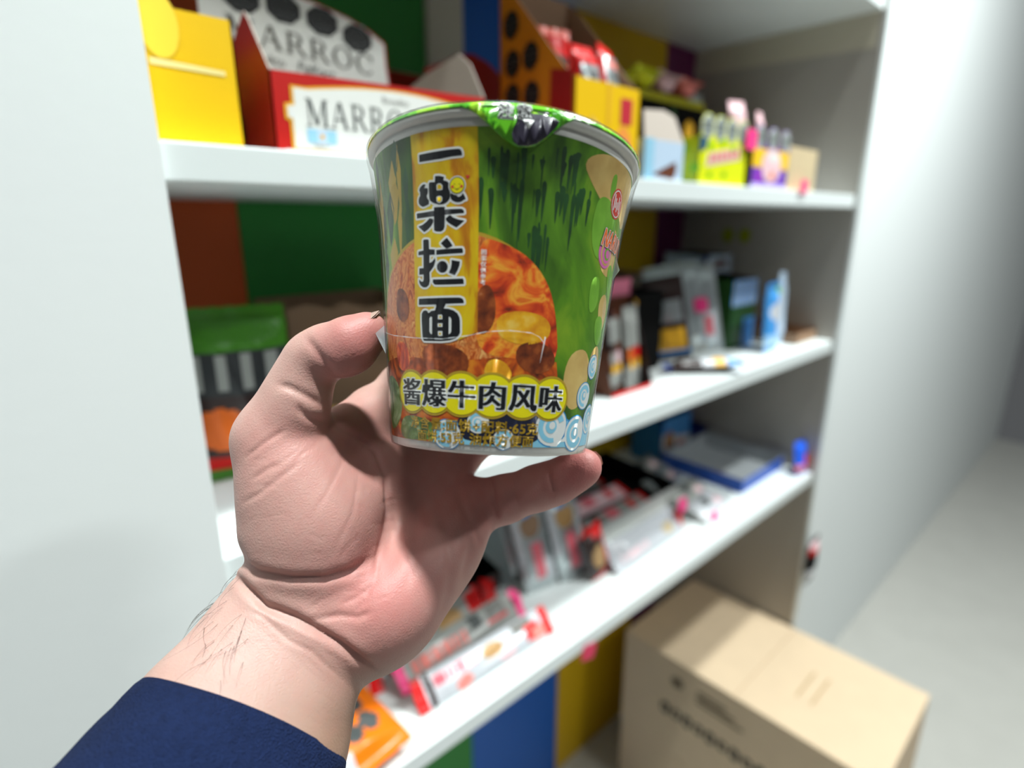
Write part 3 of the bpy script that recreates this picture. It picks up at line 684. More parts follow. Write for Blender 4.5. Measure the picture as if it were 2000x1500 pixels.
    def press(pts, depth, w, zmin=0.0, zmax=1.0):
        d = np.full(len(V), 1e9); pts = np.array(pts, float); T_ = np.zeros(len(V)); m_ = len(pts) - 1
        bb = (P2[:, 0] > pts[:, 0].min() - 9.3) & (P2[:, 0] < pts[:, 0].max() + 9.3) & (P2[:, 1] > pts[:, 1].min() - 9.3) & (P2[:, 1] < pts[:, 1].max() + 9.3) & (V[:, 2] > zmin) & (V[:, 2] < zmax)
        Q = P2[bb]; dd = np.full(len(Q), 1e9); tt = np.zeros(len(Q))
        for i, (a_, b_) in enumerate(zip(pts, pts[1:])):
            ab = b_ - a_; t = np.clip(((Q - a_) @ ab) / (ab @ ab), 0, 1)
            e = np.linalg.norm(Q - a_ - t[:, None] * ab, axis=1)
            u_ = e < dd; dd = np.where(u_, e, dd); tt = np.where(u_, (i + t) / m_, tt)
        taper = np.clip(np.minimum(tt, 1 - tt) * 5 + .15, 0, 1)
        amt = depth * taper * (np.exp(-(dd / w) ** 2) - .16 * np.exp(-((dd - 2.6 * w) / (1.6 * w)) ** 2)) * palm[bb]
        V[bb] -= N[bb] * amt[:, None]
    mm = 0.001
    press([(-68.4, -13.4), (-57.6, -18.2), (-49.6, -24.5), (-45.9, -33.5), (-45.3, -46.5), (-47.2, -55.8), (-48.9, -63.2), (-49.6, -72.5)], .75 * mm, 0.93)
    press([(-99.1, -59.1), (-97.4, -65.4), (-92.9, -68.6), (-80.7, -70.8), (-68.0, -70.8), (-58.5, -68.0), (-50.5, -62.8)], 1.5 * mm, 1.49)
    press([(-101.3, -68.8), (-98.3, -72.1), (-90.1, -80.3), (-78.8, -84.7), (-70.6, -89.2), (-63.0, -94.0), (-55.4, -100.2), (-49.1, -103.7)], 1.9 * mm, 1.49)
    press([(-96.6, -81.8), (-90.1, -84.7), (-80.7, -93.3), (-73.0, -97.0), (-66.7, -102.8), (-56.7, -111.5)], .35 * mm, 0.74)
    press([(-96.6, -73.4), (-87.3, -82.9), (-78.1, -87.7), (-68.8, -92.2)], .4 * mm, 0.74)
    press([(-74.3, -85.9), (-63.0, -84.0), (-55.8, -84.7), (-50.9, -82.7)], .5 * mm, 1.12)
    press([(-75.1, 17.7), (-72.1, 13.0), (-69.7, 9.8), (-66.9, 6.3), (-63.9, 1.9)], .8 * mm, 1.49)
    press([(-85.5, 0.0), (-80.7, -1.3), (-76.6, -3.3), (-73.2, -5.2), (-68.4, -8.2)], .75 * mm, 1.30)
    press([(-78.4, -7.4), (-76.2, -10.4), (-73.4, -12.6), (-69.7, -13.6), (-66.9, -13.0)], .7 * mm, 1.30)
    press([(-96.8, -26.8), (-89.8, -21.2), (-82.1, -16.4)], .4 * mm, 0.74)
    press([(-94.4, -34.8), (-89.2, -31.2), (-84.6, -28.8)], .35 * mm, 0.74)
    press([(-98.5, -43.7), (-92.0, -40.0), (-83.6, -33.5), (-76.2, -27.9)], .3 * mm, 0.74)
    press([(-57.6, -18.6), (-61.3, -27.9), (-66.9, -39.0), (-72.5, -48.3)], .18 * mm, 0.74)
    press([(-55.8, -33.5), (-57.6, -46.5), (-65.0, -61.3)], .16 * mm, 0.74)
    press([(-49.6, -72.5), (-55.8, -77.1), (-61.3, -79.9)], .3 * mm, 0.74)
    press([(-50.7, -72.5), (-53.5, -79.0), (-57.6, -83.6)], .25 * mm, 0.56)
    press([(-7.8, -33.5), (-7.1, -38.1), (-6.3, -43.7), (-5.2, -49.1)], 1.1 * mm, 0.93)
    press([(0.0, -32.5), (0.7, -37.2), (2.2, -43.7)], .3 * mm, 0.56)
    press([(13.0, -28.8), (13.8, -33.5), (15.6, -39.4)], .6 * mm, 0.74)
    press([(-29.7, -39.0), (-24.5, -52.0), (-22.3, -63.2), (-23.0, -76.2), (-27.9, -91.1)], .6 * mm, 1.67)
    press([(-20.4, -37.2), (-16.4, -48.3), (-15.2, -59.5), (-18.6, -74.3)], .7 * mm, 1.49)
    press([(-17.7, -43.7), (-13.4, -53.0), (-11.2, -58.5)], .7 * mm, 1.12)
    press([(-37.2, -33.5), (-34.4, -48.3), (-34.9, -63.2), (-39.0, -76.2)], .4 * mm, 1.86)
    press([(-45.3, -39.0), (-40.9, -53.9), (-37.2, -68.8)], .3 * mm, 0.93)
    rs = np.random.RandomState(3)
    for i in range(46):   # fine palm and wrist lines
        x, y = (rs.uniform(-93, -26), rs.uniform(-83.6, -20.4)) if i < 26 else (rs.uniform(-102, -57.6), rs.uniform(-124.5, -86.4))
        a_ = rs.uniform(-.3, .9) if i < 26 else rs.uniform(-.8, -.3); L_ = rs.uniform(4.6, 16.7)
        pts = [(x + L_ * s_ * math.cos(a_) + rs.normal() * .37, y + L_ * s_ * math.sin(a_) + rs.normal() * .37) for s_ in np.linspace(-.5, .5, 5)]
        press(pts, rs.uniform(.06, .16) * mm, .46)
    # ---- skin tone: redder on pads, creases and the heel of the hand, darkened on the wrist to offset the strong light there
    red = np.zeros(len(V))
    for (q, r, amt) in ((P(-51.9, 18.6, 206.5), .013, .75), (P(-60.8, 11.0, 207.0), .012, .5), (P(27.6, -32.6, 226.0), .012, .9), (P(16.4, -39.6, 232.0), .02, .5), (P(-37.2, -76.2, 210.0), .028, .35), (P(-46.9, -74.3, 200.0), .018, .45), (P(-63.7, -44.2, 200.0), .030, .25),
                        (P(-61.7, -19.9, 225.0), .020, .45), (P(-14.6, -52.0, 235.0), .022, .45), (P(-83.5, -21.8, 205.0), .016, .3), (P(-26.5, -33.2, 250.0), .03, .4)):
        red += amt * np.exp(-((np.linalg.norm(V - q, axis=1) / r) ** 2))
    red = np.clip(red + .05 * np.sin(V[:, 0] * 900) * np.sin(V[:, 1] * 700 + 1), 0, 1)
    wrist = np.clip((-(V[:, 1]) - .085) / .03, 0, 1)
    Wv = np.array(ARM_M.to_3x3()) @ (V * np.array([1, 1, -1])).T
    Wv = Wv.T + np.array(ARM_M.translation)
    org = np.array(eye_to_world(P(-76.1, -87.5, 215.0)))
    me = bpy.data.meshes.new('person')
    me.from_pydata((Wv - org).tolist(), [], F.tolist())
    bm = bmesh.new(); bm.from_mesh(me)
    bmesh.ops.recalc_face_normals(bm, faces=bm.faces); bm.to_mesh(me); bm.free()
    me.polygons.foreach_set('use_smooth', [True] * len(me.polygons))
    at = me.attributes.new('redness', 'FLOAT', 'POINT'); at.data.foreach_set('value', red.astype(np.float32))
    at = me.attributes.new('wrist', 'FLOAT', 'POINT'); at.data.foreach_set('value', wrist.astype(np.float32))
    m = bpy.data.materials.new('skin'); m.use_nodes = True; nt = m.node_tree; b = nt.nodes['Principled BSDF']
    b.inputs['Roughness'].default_value = .48; b.inputs['Specular IOR Level'].default_value = .35
    b.inputs['Subsurface Weight'].default_value = .12; b.inputs['Subsurface Radius'].default_value = (.9, .35, .2); b.inputs['Subsurface Scale'].default_value = .004
    a1 = nt.nodes.new('ShaderNodeAttribute'); a1.attribute_name = 'redness'; a2 = nt.nodes.new('ShaderNodeAttribute'); a2.attribute_name = 'wrist'
    tc = nt.nodes.new('ShaderNodeTexCoord'); n1 = nt.nodes.new('ShaderNodeTexNoise'); n1.inputs['Scale'].default_value = 90; n1.inputs['Detail'].default_value = 5
    n2 = nt.nodes.new('ShaderNodeTexNoise'); n2.inputs['Scale'].default_value = 1500; n2.inputs['Detail'].default_value = 3
    vo = nt.nodes.new('ShaderNodeTexVoronoi'); vo.inputs['Scale'].default_value = 700; vo.feature = 'DISTANCE_TO_EDGE'
    for q in (n1, n2, vo): nt.links.new(tc.outputs['Object'], q.inputs['Vector'])
    def mixc(fac, A, B):
        x = nt.nodes.new('ShaderNodeMix'); x.data_type = 'RGBA'
        for s_, v_ in (('A', A), ('B', B)):
            if isinstance(v_, tuple): x.inputs[s_].default_value = v_
            else: nt.links.new(v_, x.inputs[s_])
        nt.links.new(fac, x.inputs['Factor']); return x.outputs['Result']
    base = mixc(n1.outputs['Fac'], rgb(182, 144, 134), rgb(200, 165, 154))
    base = mixc(a2.outputs['Fac'], base, rgb(148, 117, 99))  # wrist colour lowered to counter the light falling on it
    base = mixc(a1.outputs['Fac'], base, rgb(190, 114, 110))
    nt.links.new(base, b.inputs['Base Color'])
    bp = nt.nodes.new('ShaderNodeBump'); bp.inputs['Strength'].default_value = .35; bp.inputs['Distance'].default_value = .0004
    bp2 = nt.nodes.new('ShaderNodeBump'); bp2.inputs['Strength'].default_value = .22; bp2.inputs['Distance'].default_value = .0003
    nt.links.new(n2.outputs['Fac'], bp.inputs['Height']); nt.links.new(vo.outputs['Distance'], bp2.inputs['Height']); nt.links.new(bp.outputs['Normal'], bp2.inputs['Normal'])
    nt.links.new(bp2.outputs['Normal'], b.inputs['Normal'])
    me.materials.append(m)
    o = bpy.data.objects.new('person', me); COL.objects.link(o); o.location = org
    tag(o, 'bare left hand in a navy sleeve, gripping the noodle cup', 'person')

    def child(mb, name, modifiers=None):
        c = mb.build(name, o); c.matrix_parent_inverse = Matrix.Translation(-Vector(org))
        return c
    # ---- nails
    nm = mat('nail', (176, 148, 136), rough=.25, spec=.6)
    def nail(c, along, up, L_, W_, curve):
        c = np.asarray(c, float); u = np.array(along, float); u /= np.linalg.norm(u); w = np.array(up, float); w -= u * (w @ u); w /= np.linalg.norm(w); v = np.cross(w, u)
        mb = MB(); vs = []; fs = []; nu, nv = 12, 10
        for lay in (0, 1):
            for i in range(nu + 1):
                for j in range(nv + 1):
                    s_ = i / nu * 2 - 1; t = j / nv * 2 - 1
                    half = W_ / 2 * (1 - .12 * max(0, s_)) * math.sqrt(max(0, 1 - (abs(s_) ** 6)))  if abs(s_) > .6 else W_ / 2
                    a_ = t * half / curve
                    p = c + u * s_ * L_ / 2 + v * curve * math.sin(a_) + w * (curve * (math.cos(a_) - 1) - .0006 * s_ * s_ - lay * .0005)
                    vs.append(eye_to_world(p))
        K = (nu + 1) * (nv + 1)
        for i in range(nu):
            for j in range(nv):
                q = i * (nv + 1) + j
                fs.append((q, q + 1, q + nv + 2, q + nv + 1)); fs.append((K + q, K + q + nv + 1, K + q + nv + 2, K + q + 1))
        mb.add(vs, fs, nm, True)
        return mb
    child(nail(P(-53.7, 24.9, 210.0), (1.0, .44, -.03), (-.40, .84, -.12), .0118, .0120, .0078), 'thumb_nail')
    child(nail(P(32.1, -31.4, 232.2), (.82, .50, -.15), (.40, -.15, .90), .0088, .0078, .0056), 'little_finger_nail')
    # ---- hairs on the wrist
    hm = mat('dark_hair', (52, 38, 30), rough=.5)
    mb = MB(); rs = np.random.RandomState(8)
    cand = np.where((P2[:, 0] > -112.4) & (P2[:, 0] < -89.2) & (P2[:, 1] < -62.3) & (P2[:, 1] > -107.8) & (N[:, 2] < .35))[0]
    for i in rs.choice(cand, 70):
        if P2[i, 0] > -102.2 + rs.uniform(0, 11): continue
        p = V[i].copy(); nn = N[i]; L_ = rs.uniform(.006, .015); dirv = np.array([-.15 + rs.normal() * .3, -.95, -.1 + rs.normal() * .2])
        dirv -= nn * (dirv @ nn) * .9; dirv /= np.linalg.norm(dirv); side = np.cross(dirv, nn); bend = rs.normal() * .35
        pts = [p + dirv * L_ * t + side * bend * L_ * t * t + nn * (.0002 + .0016 * math.sin(t * 2.6)) for t in np.linspace(0, 1, 7)]
        vs = []; fs = []
        for j, q in enumerate(pts):
            r = .000055 * (1 - .75 * j / 6)
            for a_ in range(3):
                t = 2 * math.pi * a_ / 3
                vs.append(eye_to_world(q + side * r * math.cos(t) + nn * r * math.sin(t)))
        for j in range(6):
            for a_ in range(3):
                b_ = (a_ + 1) % 3
                fs.append((j * 3 + a_, j * 3 + b_, j * 3 + 3 + b_, j * 3 + 3 + a_))
        mb.add(vs, fs, hm, True)
    child(mb, 'arm_hair')['kind'] = 'stuff'
    # ---- sleeve
    fl = mat('navy_fleece', (24, 38, 74), rough=.95, spec=.15, bump=1.0, bump_scale=1500, vary=.4, vary_scale=500)
    A0 = (P(-102.6, -112.7, 190.0) + P(-81.0, -124.4, 190.0)) / 2; A1 = (P(-114.2, -137.3, 145.0) + P(-96.2, -147.6, 145.0)) / 2
    axd = (A1 - A0) / np.linalg.norm(A1 - A0)
    sv = P(-81.0, -124.4, 190.0) - P(-102.6, -112.7, 190.0); sv -= axd * (sv @ axd); sv /= np.linalg.norm(sv); dv = np.cross(axd, sv)
    if dv[2] > 0: dv = -dv
    mb = MB(); vs = []; fs = []; NU, NV = 96, 60
    prof = [(.010, -.0030), (.004, -.0034), (.0003, -.0026), (-.0012, -.0008), (-.0004, .0010), (.002, .0017), (.006, .0021), (.010, .0023)] + [(.010 + .0042 * i, .0024 + .0004 * math.sin(i * 1.1) + .00003 * i) for i in range(1, 30)]
    for i in range(NU):
        t = 2 * math.pi * i / NU
        for s_, e_ in prof:
            w = 1 + .12 * max(0, s_) / .1
            wr = .0005 * math.sin(3 * t + s_ * 160) + .0004 * math.sin(5 * t - s_ * 90)
            cen_ = A0 + axd * (s_ - .006 + SLEEVE_SKEW * math.cos(t) + .0075 * max(0, math.sin(t)))
            vs.append(eye_to_world(cen_ + sv * math.cos(t) * (.0350 * w + e_ + wr) + dv * math.sin(t) * (.0300 * w + e_ + wr)))
    K = len(prof)
    for i in range(NU):
        for j in range(K - 1):
            i2 = (i + 1) % NU
            fs.append((i * K + j, i2 * K + j, i2 * K + j + 1, i * K + j + 1))
    mb.add(vs, fs, fl, True)
    child(mb, 'sleeve')['label'] = 'navy blue fleece cuff'
    return o
SLEEVE_SKEW = -0.004
person = build_person()
# ------------------------------------------------------------------ goods on the shelves
M_kraft = mat('kraft_card', (150, 118, 92), rough=0.8, bump=0.1, bump_scale=300)
M_greycard = mat('grey_card', (176, 164, 154), rough=0.8)
M_whitecard = mat('white_card', (226, 226, 222), rough=0.55)
M_red = mat('gloss_red_card', (186, 24, 18), rough=0.35)
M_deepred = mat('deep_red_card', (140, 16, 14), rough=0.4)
M_yellow = mat('gloss_yellow_card', (238, 190, 8), rough=0.35)
M_gold = mat('gold_line', (236, 178, 40), rough=0.4)
M_ink = mat('ink_black', (26, 24, 24), rough=0.5)
M_inkgrey = mat('ink_grey', (120, 118, 114), rough=0.5)
M_seal = mat('seal_black', (18, 18, 18), rough=0.5)
M_sealtxt = mat('seal_grey_print', (150, 150, 146), rough=0.5)
M_sealgrey = mat('seal_washed_grey', (150, 158, 154), rough=0.4)
M_orangep = mat('orange_print', (238, 110, 30), rough=0.4)
M_flag = mat('flag_blue', (150, 200, 226), rough=0.5)
M_brownp = mat('chocolate_brown_print', (104, 56, 34), rough=0.45)
M_tanp = mat('wafer_tan_print', (188, 146, 92), rough=0.5, vary=.3, vary_scale=200)
M_pinktag = mat('neon_pink_card', (255, 62, 140), rough=0.5)
M_foil = mat('silver_foil', (196, 204, 206), rough=0.28, metal=0.7, bump=0.4, bump_scale=60)
M_foilw = mat('white_film_wrap', (204, 206, 212), rough=0.25, bump=0.3, bump_scale=80)
M_foilgrey = mat('grey_film_wrap', (160, 161, 157), rough=0.3, bump=0.3, bump_scale=80)
M_redp = mat('red_film', (222, 20, 20), rough=0.42, spec=.3)
M_pinkp = mat('pink_print', (232, 110, 124), rough=0.4)
M_salmon = mat('salmon_print', (246, 140, 130), rough=0.4)
M_darkchoc = mat('dark_wrap', (46, 26, 24), rough=0.35)
M_blackcard = mat('black_card', (10, 10, 10), rough=0.85, spec=0.1)
M_orangefilm = mat('orange_film', (244, 120, 16), rough=0.28, bump=0.4, bump_scale=50)
M_blue = mat('blue_card', (24, 82, 180), rough=0.4)
M_navy = mat('navy_card', (16, 34, 110), rough=0.4)
M_skyblue = mat('sky_blue_print', (70, 150, 220), rough=0.4)
M_lime = mat('lime_card', (226, 232, 20), rough=0.4)
M_limegreen = mat('lime_green_print', (130, 196, 20), rough=0.4)
M_violet = mat('violet_print', (120, 74, 190), rough=0.4)
M_lilac = mat('lilac_print', (196, 180, 240), rough=0.4)
M_palepink = mat('pale_pink_print', (240, 200, 206), rough=0.4)
M_paleblue = mat('pale_blue_card', (190, 210, 232), rough=0.5)
M_beige = mat('beige_print', (206, 186, 150), rough=0.5, vary=.25, vary_scale=120)
M_darkgreen = mat('dark_green_print', (38, 78, 30), rough=0.4)

def seal_octagon(mb, o, ux, uy, cx, cy, r, words=True, m=None, mt=None, ry=None, ring=True):
    k = [(cx + r * math.cos(math.radians(22.5 + 45 * i)), cy + (ry or r) * math.sin(math.radians(22.5 + 45 * i))) for i in range(8)]
    w = [(cx + (p[0] - cx) * 1.1, cy + (p[1] - cy) * 1.1) for p in k]
    if ring: mb.decal(o, ux, uy, w, M_whitecard, 0.0004)
    mb.decal(o, ux, uy, k, m or M_seal, 0.0007)
    if words:
        O = Vector(o); U = Vector(ux); V_ = Vector(uy)
        for t, dy, s in (('EXCESO EN', .18, .30), ('AZÚCARES', -.16, .30), ('Ministerio de Salud', -.55, .14)):
            wd = r * (1.45 if dy > -.4 else 1.0)
            mb.text(O + U * (cx - wd / 2) + V_ * (cy + dy * r), ux, uy, t, r * s, mt or M_sealtxt, off=0.001, width=wd, bold=.02)

def carton(name, label, loc, w, d, hf, hb, mo, mi=None, cat='carton', side=None, side_r=None, front=None, front_art=None, left_art=None, back=None, back_art=None, rotz=0.0, group=None, t=0.0012, no_back=False, mside=None, mfront=None):
    """open display carton; origin at the front left bottom corner"""
    mi = mi or M_greycard
    r = thing(name, label, cat, loc, rotz, group)
    b = MB(); b.box(t, w - t, t, d - t, 0, t, mi); b.build('base_panel', r)
    f = MB(); f.panel((0, 0, 0), X, Z, front or rect(0, 0, w, hf), t, mfront or mo, mi)
    if front_art: front_art(f, Vector((0, 0, 0)), X, Z)
    f.build('front_panel', r)
    s = MB(); pl = side or [(0, 0), (d, 0), (d, hb), (0, hf)]
    s.panel((0, d, 0), (0, -1, 0), Z, [(d - p[0], p[1]) for p in pl][::-1], t, mside or mo, mi)
    if left_art: left_art(s, Vector((0, d, 0)), (0, -1, 0), Z)
    s.build('side_panel', r)
    s = MB(); pr = side_r or pl
    s.panel((w, 0, 0), Y, Z, pr, t, mo, mi)
    s.build('side_panel', r)
    if not no_back:
        k = MB(); k.panel((0, d - t, 0), X, Z, back or rect(0, 0, w, hb), t, mi if not back_art else mo, mo)
        if back_art: back_art(k, Vector((0, d - t, 0)), X, Z)
        k.build('back_panel', r)
    return r

def pouch(name, label, loc, w, h, t, base, regions=(), rot=(0, 0, 0), cat='packet', group=None, seal=None, nu=32, nv=56, back=None, crimp=0.07):
    """film packet: x across, z along, front faces -y; puffed body with two flat crimped ends"""
    r = thing(name, label, cat, loc, rot=rot, group=group)
    mb = MB(); rnd = random.Random(hash_name(label)); ph = [rnd.uniform(0, 6) for _ in range(4)]
    def prof(u, v):
        a = max(0.0, 1 - abs(2 * u - 1) ** 3.2); vv = min(v, 1 - v); b = min(1.0, vv / 0.16); b = b * b * (3 - 2 * b)
        return t / 2 * a * (0.15 + 0.85 * b) * (1 + .10 * math.sin(9 * v + ph[0]) * math.sin(5 * u + ph[1]) + .07 * math.sin(17 * u + 11 * v + ph[2]))
    for sgn, b in ((-1, base), (1, back or base)):
        vs = [((i / nu - .5) * w, sgn * prof(i / nu, j / nv) - (0.0 if sgn > 0 else 0.00008), crimp * h + j / nv * h * (1 - 2 * crimp)) for j in range(nv + 1) for i in range(nu + 1)]
        groups = {}
        for j in range(nv):
            for i in range(nu):
                q = j * (nu + 1) + i; f = (q, q + 1, q + nu + 2, q + nu + 1)
                if sgn > 0: f = f[::-1]
                u, v = (i + .5) / nu, (j + .5) / nv; m = b
                if sgn < 0:
                    for g in regions:
                        if g[0] == 'e':
                            if ((u - g[1]) / g[3]) ** 2 + ((v - g[2]) / g[4]) ** 2 < 1: m = g[5]
                        elif g[0] <= u <= g[2] and g[1] <= v <= g[3]: m = g[4]
                groups.setdefault(m.name, (m, []))[1].append(f)
        base_i = len(mb.v); mb.v += vs
        for m, fs in groups.values():
            k = mb.mi(m)
            for f in fs: mb.f.append(tuple(x + base_i for x in f)); mb.m.append(k); mb.smooth.append(True)
    mb.build('wrapper', r)
    for z0, z1, up in ((0, crimp * h * 1.05, -1), (h * (1 - crimp * 1.05), h, 1)):
        e = MB(); n = 14; zi, zo = (z1, z0) if up < 0 else (z0, z1)
        vs = []; fs = []
        for i in range(n + 1):
            x = (i / n - .5) * w; zig = (i % 2) * h * .006 * up
            for y_ in (-.0004, .0004):
                vs += [(x * (.98), y_ + .0006 * math.sin(i * 1.3), zi), (x, y_ + .0010 * math.sin(i * 1.9 + z0 * 90), zo + zig)]
        for i in range(n):
            a = i * 4
            fs += [(a, a + 4, a + 5, a + 1), (a + 2, a + 3, a + 7, a + 6)]
        e.add(vs, fs, seal or base, True)
        e.build('end_seal', r)
    return r
def hash_name(s):
    return sum((i + 1) * ord(c) for i, c in enumerate(s)) % 99991
def tagcard(label, loc, w, h, rot=(0, 0, 0), m=None):
    mb = MB(); mb.panel((-w / 2, 0, 0), X, Z, [(.1 * w, 0), (.9 * w, 0), (w, .12 * h), (w, .88 * h), (.9 * w, h), (.1 * w, h), (0, .88 * h), (0, .12 * h)], 0.0008, m or M_pinktag)
    o = mb.build('price_tag', None, loc, rot=rot)
    return tag(o, label, 'price tag', 'pink price tags')

# ---- top shelf
def yel_front(f, o, ux, uy):
    f.decal(o, ux, uy, [(.004, .048), (.05, .047), (.05, .050), (.004, .052)], mat('crease_white', (244, 226, 150), rough=.5))
    f.decal(o, ux, uy, ngon(.012, .072, .012, .02, 20), mat('yellow_lighter', (250, 214, 60), rough=.4), .0006)

carton('display_carton', 'yellow carton squeezed against the white pier at the left end of the top shelf', (.104, .463, ZA), .058, .13, .083, .083, M_yellow, M_kraft, front_art=yel_front)

def marroc_front(f, o, ux, uy):
    o = o + Vector((-.0115, 0, 0))
    lab = [(.026, .004), (.196, .004), (.196, .044)] + [(.196 - .168 * i / 14, .044 + .010 * math.sin(math.pi * (.12 + .88 * i / 14))) for i in range(1, 14)] + [(.028, .046), (.028, .034), (.0225, .033), (.0225, .0255), (.026, .0245)]
    big = [(p[0] + (-.0022 if p[0] < .1 else .0022), p[1] + (.0016 if p[1] > .03 else -.0016)) for p in lab]
    f.decal(o, ux, uy, big, M_gold, .0004); f.decal(o, ux, uy, lab, M_whitecard, .0007)
    f.decal(o, ux, uy, rect(.018, .0006, .2, .0028), M_whitecard, .0006); f.decal(o, ux, uy, rect(.018, -.0001, .2, .0006), M_orangep, .0006)
    f.serif(o + Vector((.036, 0, .0205)), ux, uy, 'MARROC', .104, .0195, M_inkgrey2)
    f.text(o + Vector((.103, 0, .0445)), ux, uy, 'Bocadito', .0068, M_inkgrey, off=.001)
    f.decal(o, ux, uy, [(.133, .0405), (.158, .0412), (.163, .033), (.150, .027), (.144, .034)], M_orangep, .0010)
    for x0, x1, c in ((.036, .044, M_flag), (.052, .060, M_flag), (.044, .052, M_paleblue)):
        f.decal(o, ux, uy, rect(x0, .0085, x1, .0185), c, .001)
    f.decal(o, ux, uy, ngon(.048, .0135, .0018, .0018, 12), M_gold, .0013)
    f.text(o + Vector((.0405, 0, .0052)), ux, uy, 'Felfort', .0042, M_inkgrey, off=.001)
M_inkgrey2 = mat('ink_charcoal', (72, 76, 76), rough=0.5)
def marroc_head(k, o, ux, uy):
    out = [(0, 0), (.203, 0), (.203, .088), (.186, .092), (.1835, .110), (.1825, .131), (.165, .140), (.14, .1475), (.11, .153), (.08, .156), (.05, .156), (.02, .153), (0, .149)]
    k.decal(o, ux, uy, [(p[0], p[1] - (.0012 if p[1] > .05 else 0)) for p in out][:2] + [(p[0] - .002, p[1] - .0012) for p in out[2:7]] + [(p[0], p[1] - .0015) for p in out[7:]], M_whitecard, .0004)
    k.serif(o + Vector((.020, 0, .1085)), Vector((1, 0, -.075)), uy, 'MARROC', .148, .0185, M_ink2)
    for cx, cy in ((.037, .1425), (.075, .1415), (.113, .138), (.150, .130)):
        seal_octagon(k, o, ux, uy, cx, cy, .0162, ry=.0122)
    k.text(o + Vector((.030, 0, .094)), Vector((1, 0, -.07)), uy, 'Bocadito', .011, M_inkgrey, off=.001)
    k.text(o + Vector((.083, 0, .090)), Vector((1, 0, -.07)), Vector((.2, 0, 1)), 'Felfort', .013, M_inkgrey2, off=.001)
    k.decal(o, ux, uy, [(.109, .090), (.114, .088), (.110, .083)], M_red, .001)
    k.decal(o, ux, uy, [(.150, .078), (.163, .086), (.180, .078), (.178, .07), (.152, .07)], M_brownp, .001)
M_ink2 = mat('ink_sepia', (62, 54, 44), rough=.5)
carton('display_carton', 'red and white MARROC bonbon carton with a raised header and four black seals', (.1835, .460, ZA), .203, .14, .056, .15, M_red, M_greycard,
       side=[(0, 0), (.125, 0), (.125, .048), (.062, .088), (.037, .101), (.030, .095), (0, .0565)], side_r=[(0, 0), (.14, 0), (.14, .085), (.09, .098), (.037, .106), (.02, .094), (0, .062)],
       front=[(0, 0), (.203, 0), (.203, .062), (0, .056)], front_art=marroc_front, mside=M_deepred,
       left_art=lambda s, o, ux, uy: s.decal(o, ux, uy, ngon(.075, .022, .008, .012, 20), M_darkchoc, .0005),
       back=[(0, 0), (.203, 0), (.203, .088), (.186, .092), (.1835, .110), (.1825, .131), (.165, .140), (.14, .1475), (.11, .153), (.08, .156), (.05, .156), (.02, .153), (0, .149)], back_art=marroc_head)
carton('display_carton', 'plain red carton with a rounded torn flap, behind the bonbon carton', (.448, .645, ZA), .20, .12, .118, .15, M_deepred, M_greycard,
       front=[(0, 0), (.2, 0), (.2, .135), (.165, .138), (.13, .134), (.10, .150), (.075, .156), (.05, .152), (.03, .140), (0, .128)])
def yc_front(f, o, ux, uy):
    f.decal(o, ux, uy, rect(.079, .058, .101, .086), mat('rose_red_print', (196, 44, 60), rough=.4))
    f.decal(o, ux, uy, [(.026, .062), (.044, .052), (.060, .036), (.056, .026), (.042, .034), (.03, .048)], mat('biscuit_print', (226, 186, 96), rough=.5))
    f.decal(o, ux, uy, [(.04, .032), (.062, .024), (.062, .014), (.044, .018)], M_brownp, .0006)
    f.decal(o, ux, uy, ngon(.086, .034, .015, .022, 20), mat('apricot_print', (240, 150, 60), rough=.5)); f.decal(o, ux, uy, ngon(.088, .03, .009, .012, 16), M_pinkp, .0007)
    f.decal(o, ux, uy, rect(.055, .055, .060, .10), M_gold, .0005)
M_amber = mat('amber_card', (188, 116, 10), rough=.4)  # yellow card side with its shade put into the colour; also a biscuit print
def yc_left(s, o, ux, uy):
    for cx, cy in ((.02, .165), (.022, .125), (.052, .128), (.022, .09), (.054, .088), (.022, .052), (.054, .048)):
        seal_octagon(s, o, ux, uy, cx, cy, .0135, ry=.0155, ring=False)
    s.decal(o, ux, uy, [(.082, .062), (.117, .060), (.117, .104), (.084, .110)], M_deepred); s.decal(o, ux, uy, [(.082, .02), (.117, .02), (.117, .056), (.082, .056)], M_pinkp, .0005)
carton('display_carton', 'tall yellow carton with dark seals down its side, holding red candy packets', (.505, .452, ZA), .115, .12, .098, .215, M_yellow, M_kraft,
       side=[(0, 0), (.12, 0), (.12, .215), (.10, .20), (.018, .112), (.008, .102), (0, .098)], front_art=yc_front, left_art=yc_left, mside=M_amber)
reds = [(-.4, 'red candy packet sticking up highest at the back left of the tall yellow carton', (.535, .515, ZA + .078), .05), (.1, 'red and silver candy packet leaning at the front of the tall yellow carton', (.560, .472, ZA + .066), -.05),
        (.3, 'red and silver candy packet at the right edge of the tall yellow carton', (.598, .474, ZA + .068), .05)]
rp = pouch('candy_packet', reds[0][1], reds[0][2], .052, .092, .028, M_redp, [(0.1, .45, .9, .62, M_darkchoc), (0, .92, 1, 1, M_salmon)], rot=(-.25, reds[0][3], reds[0][0]), group='red candy packets in the yellow carton', seal=mat('pale_red_seal', (250, 120, 104), rough=.3))
pouch('candy_packet', reds[1][1], reds[1][2], .046, .075, .018, M_redp, [(.1, .45, .9, .75, M_foil), (.3, .5, .7, .65, M_inkgrey2), (0, 0, 1, .3, M_foilw)], rot=(-.2, reds[1][3], reds[1][0]), group='red candy packets in the yellow carton')
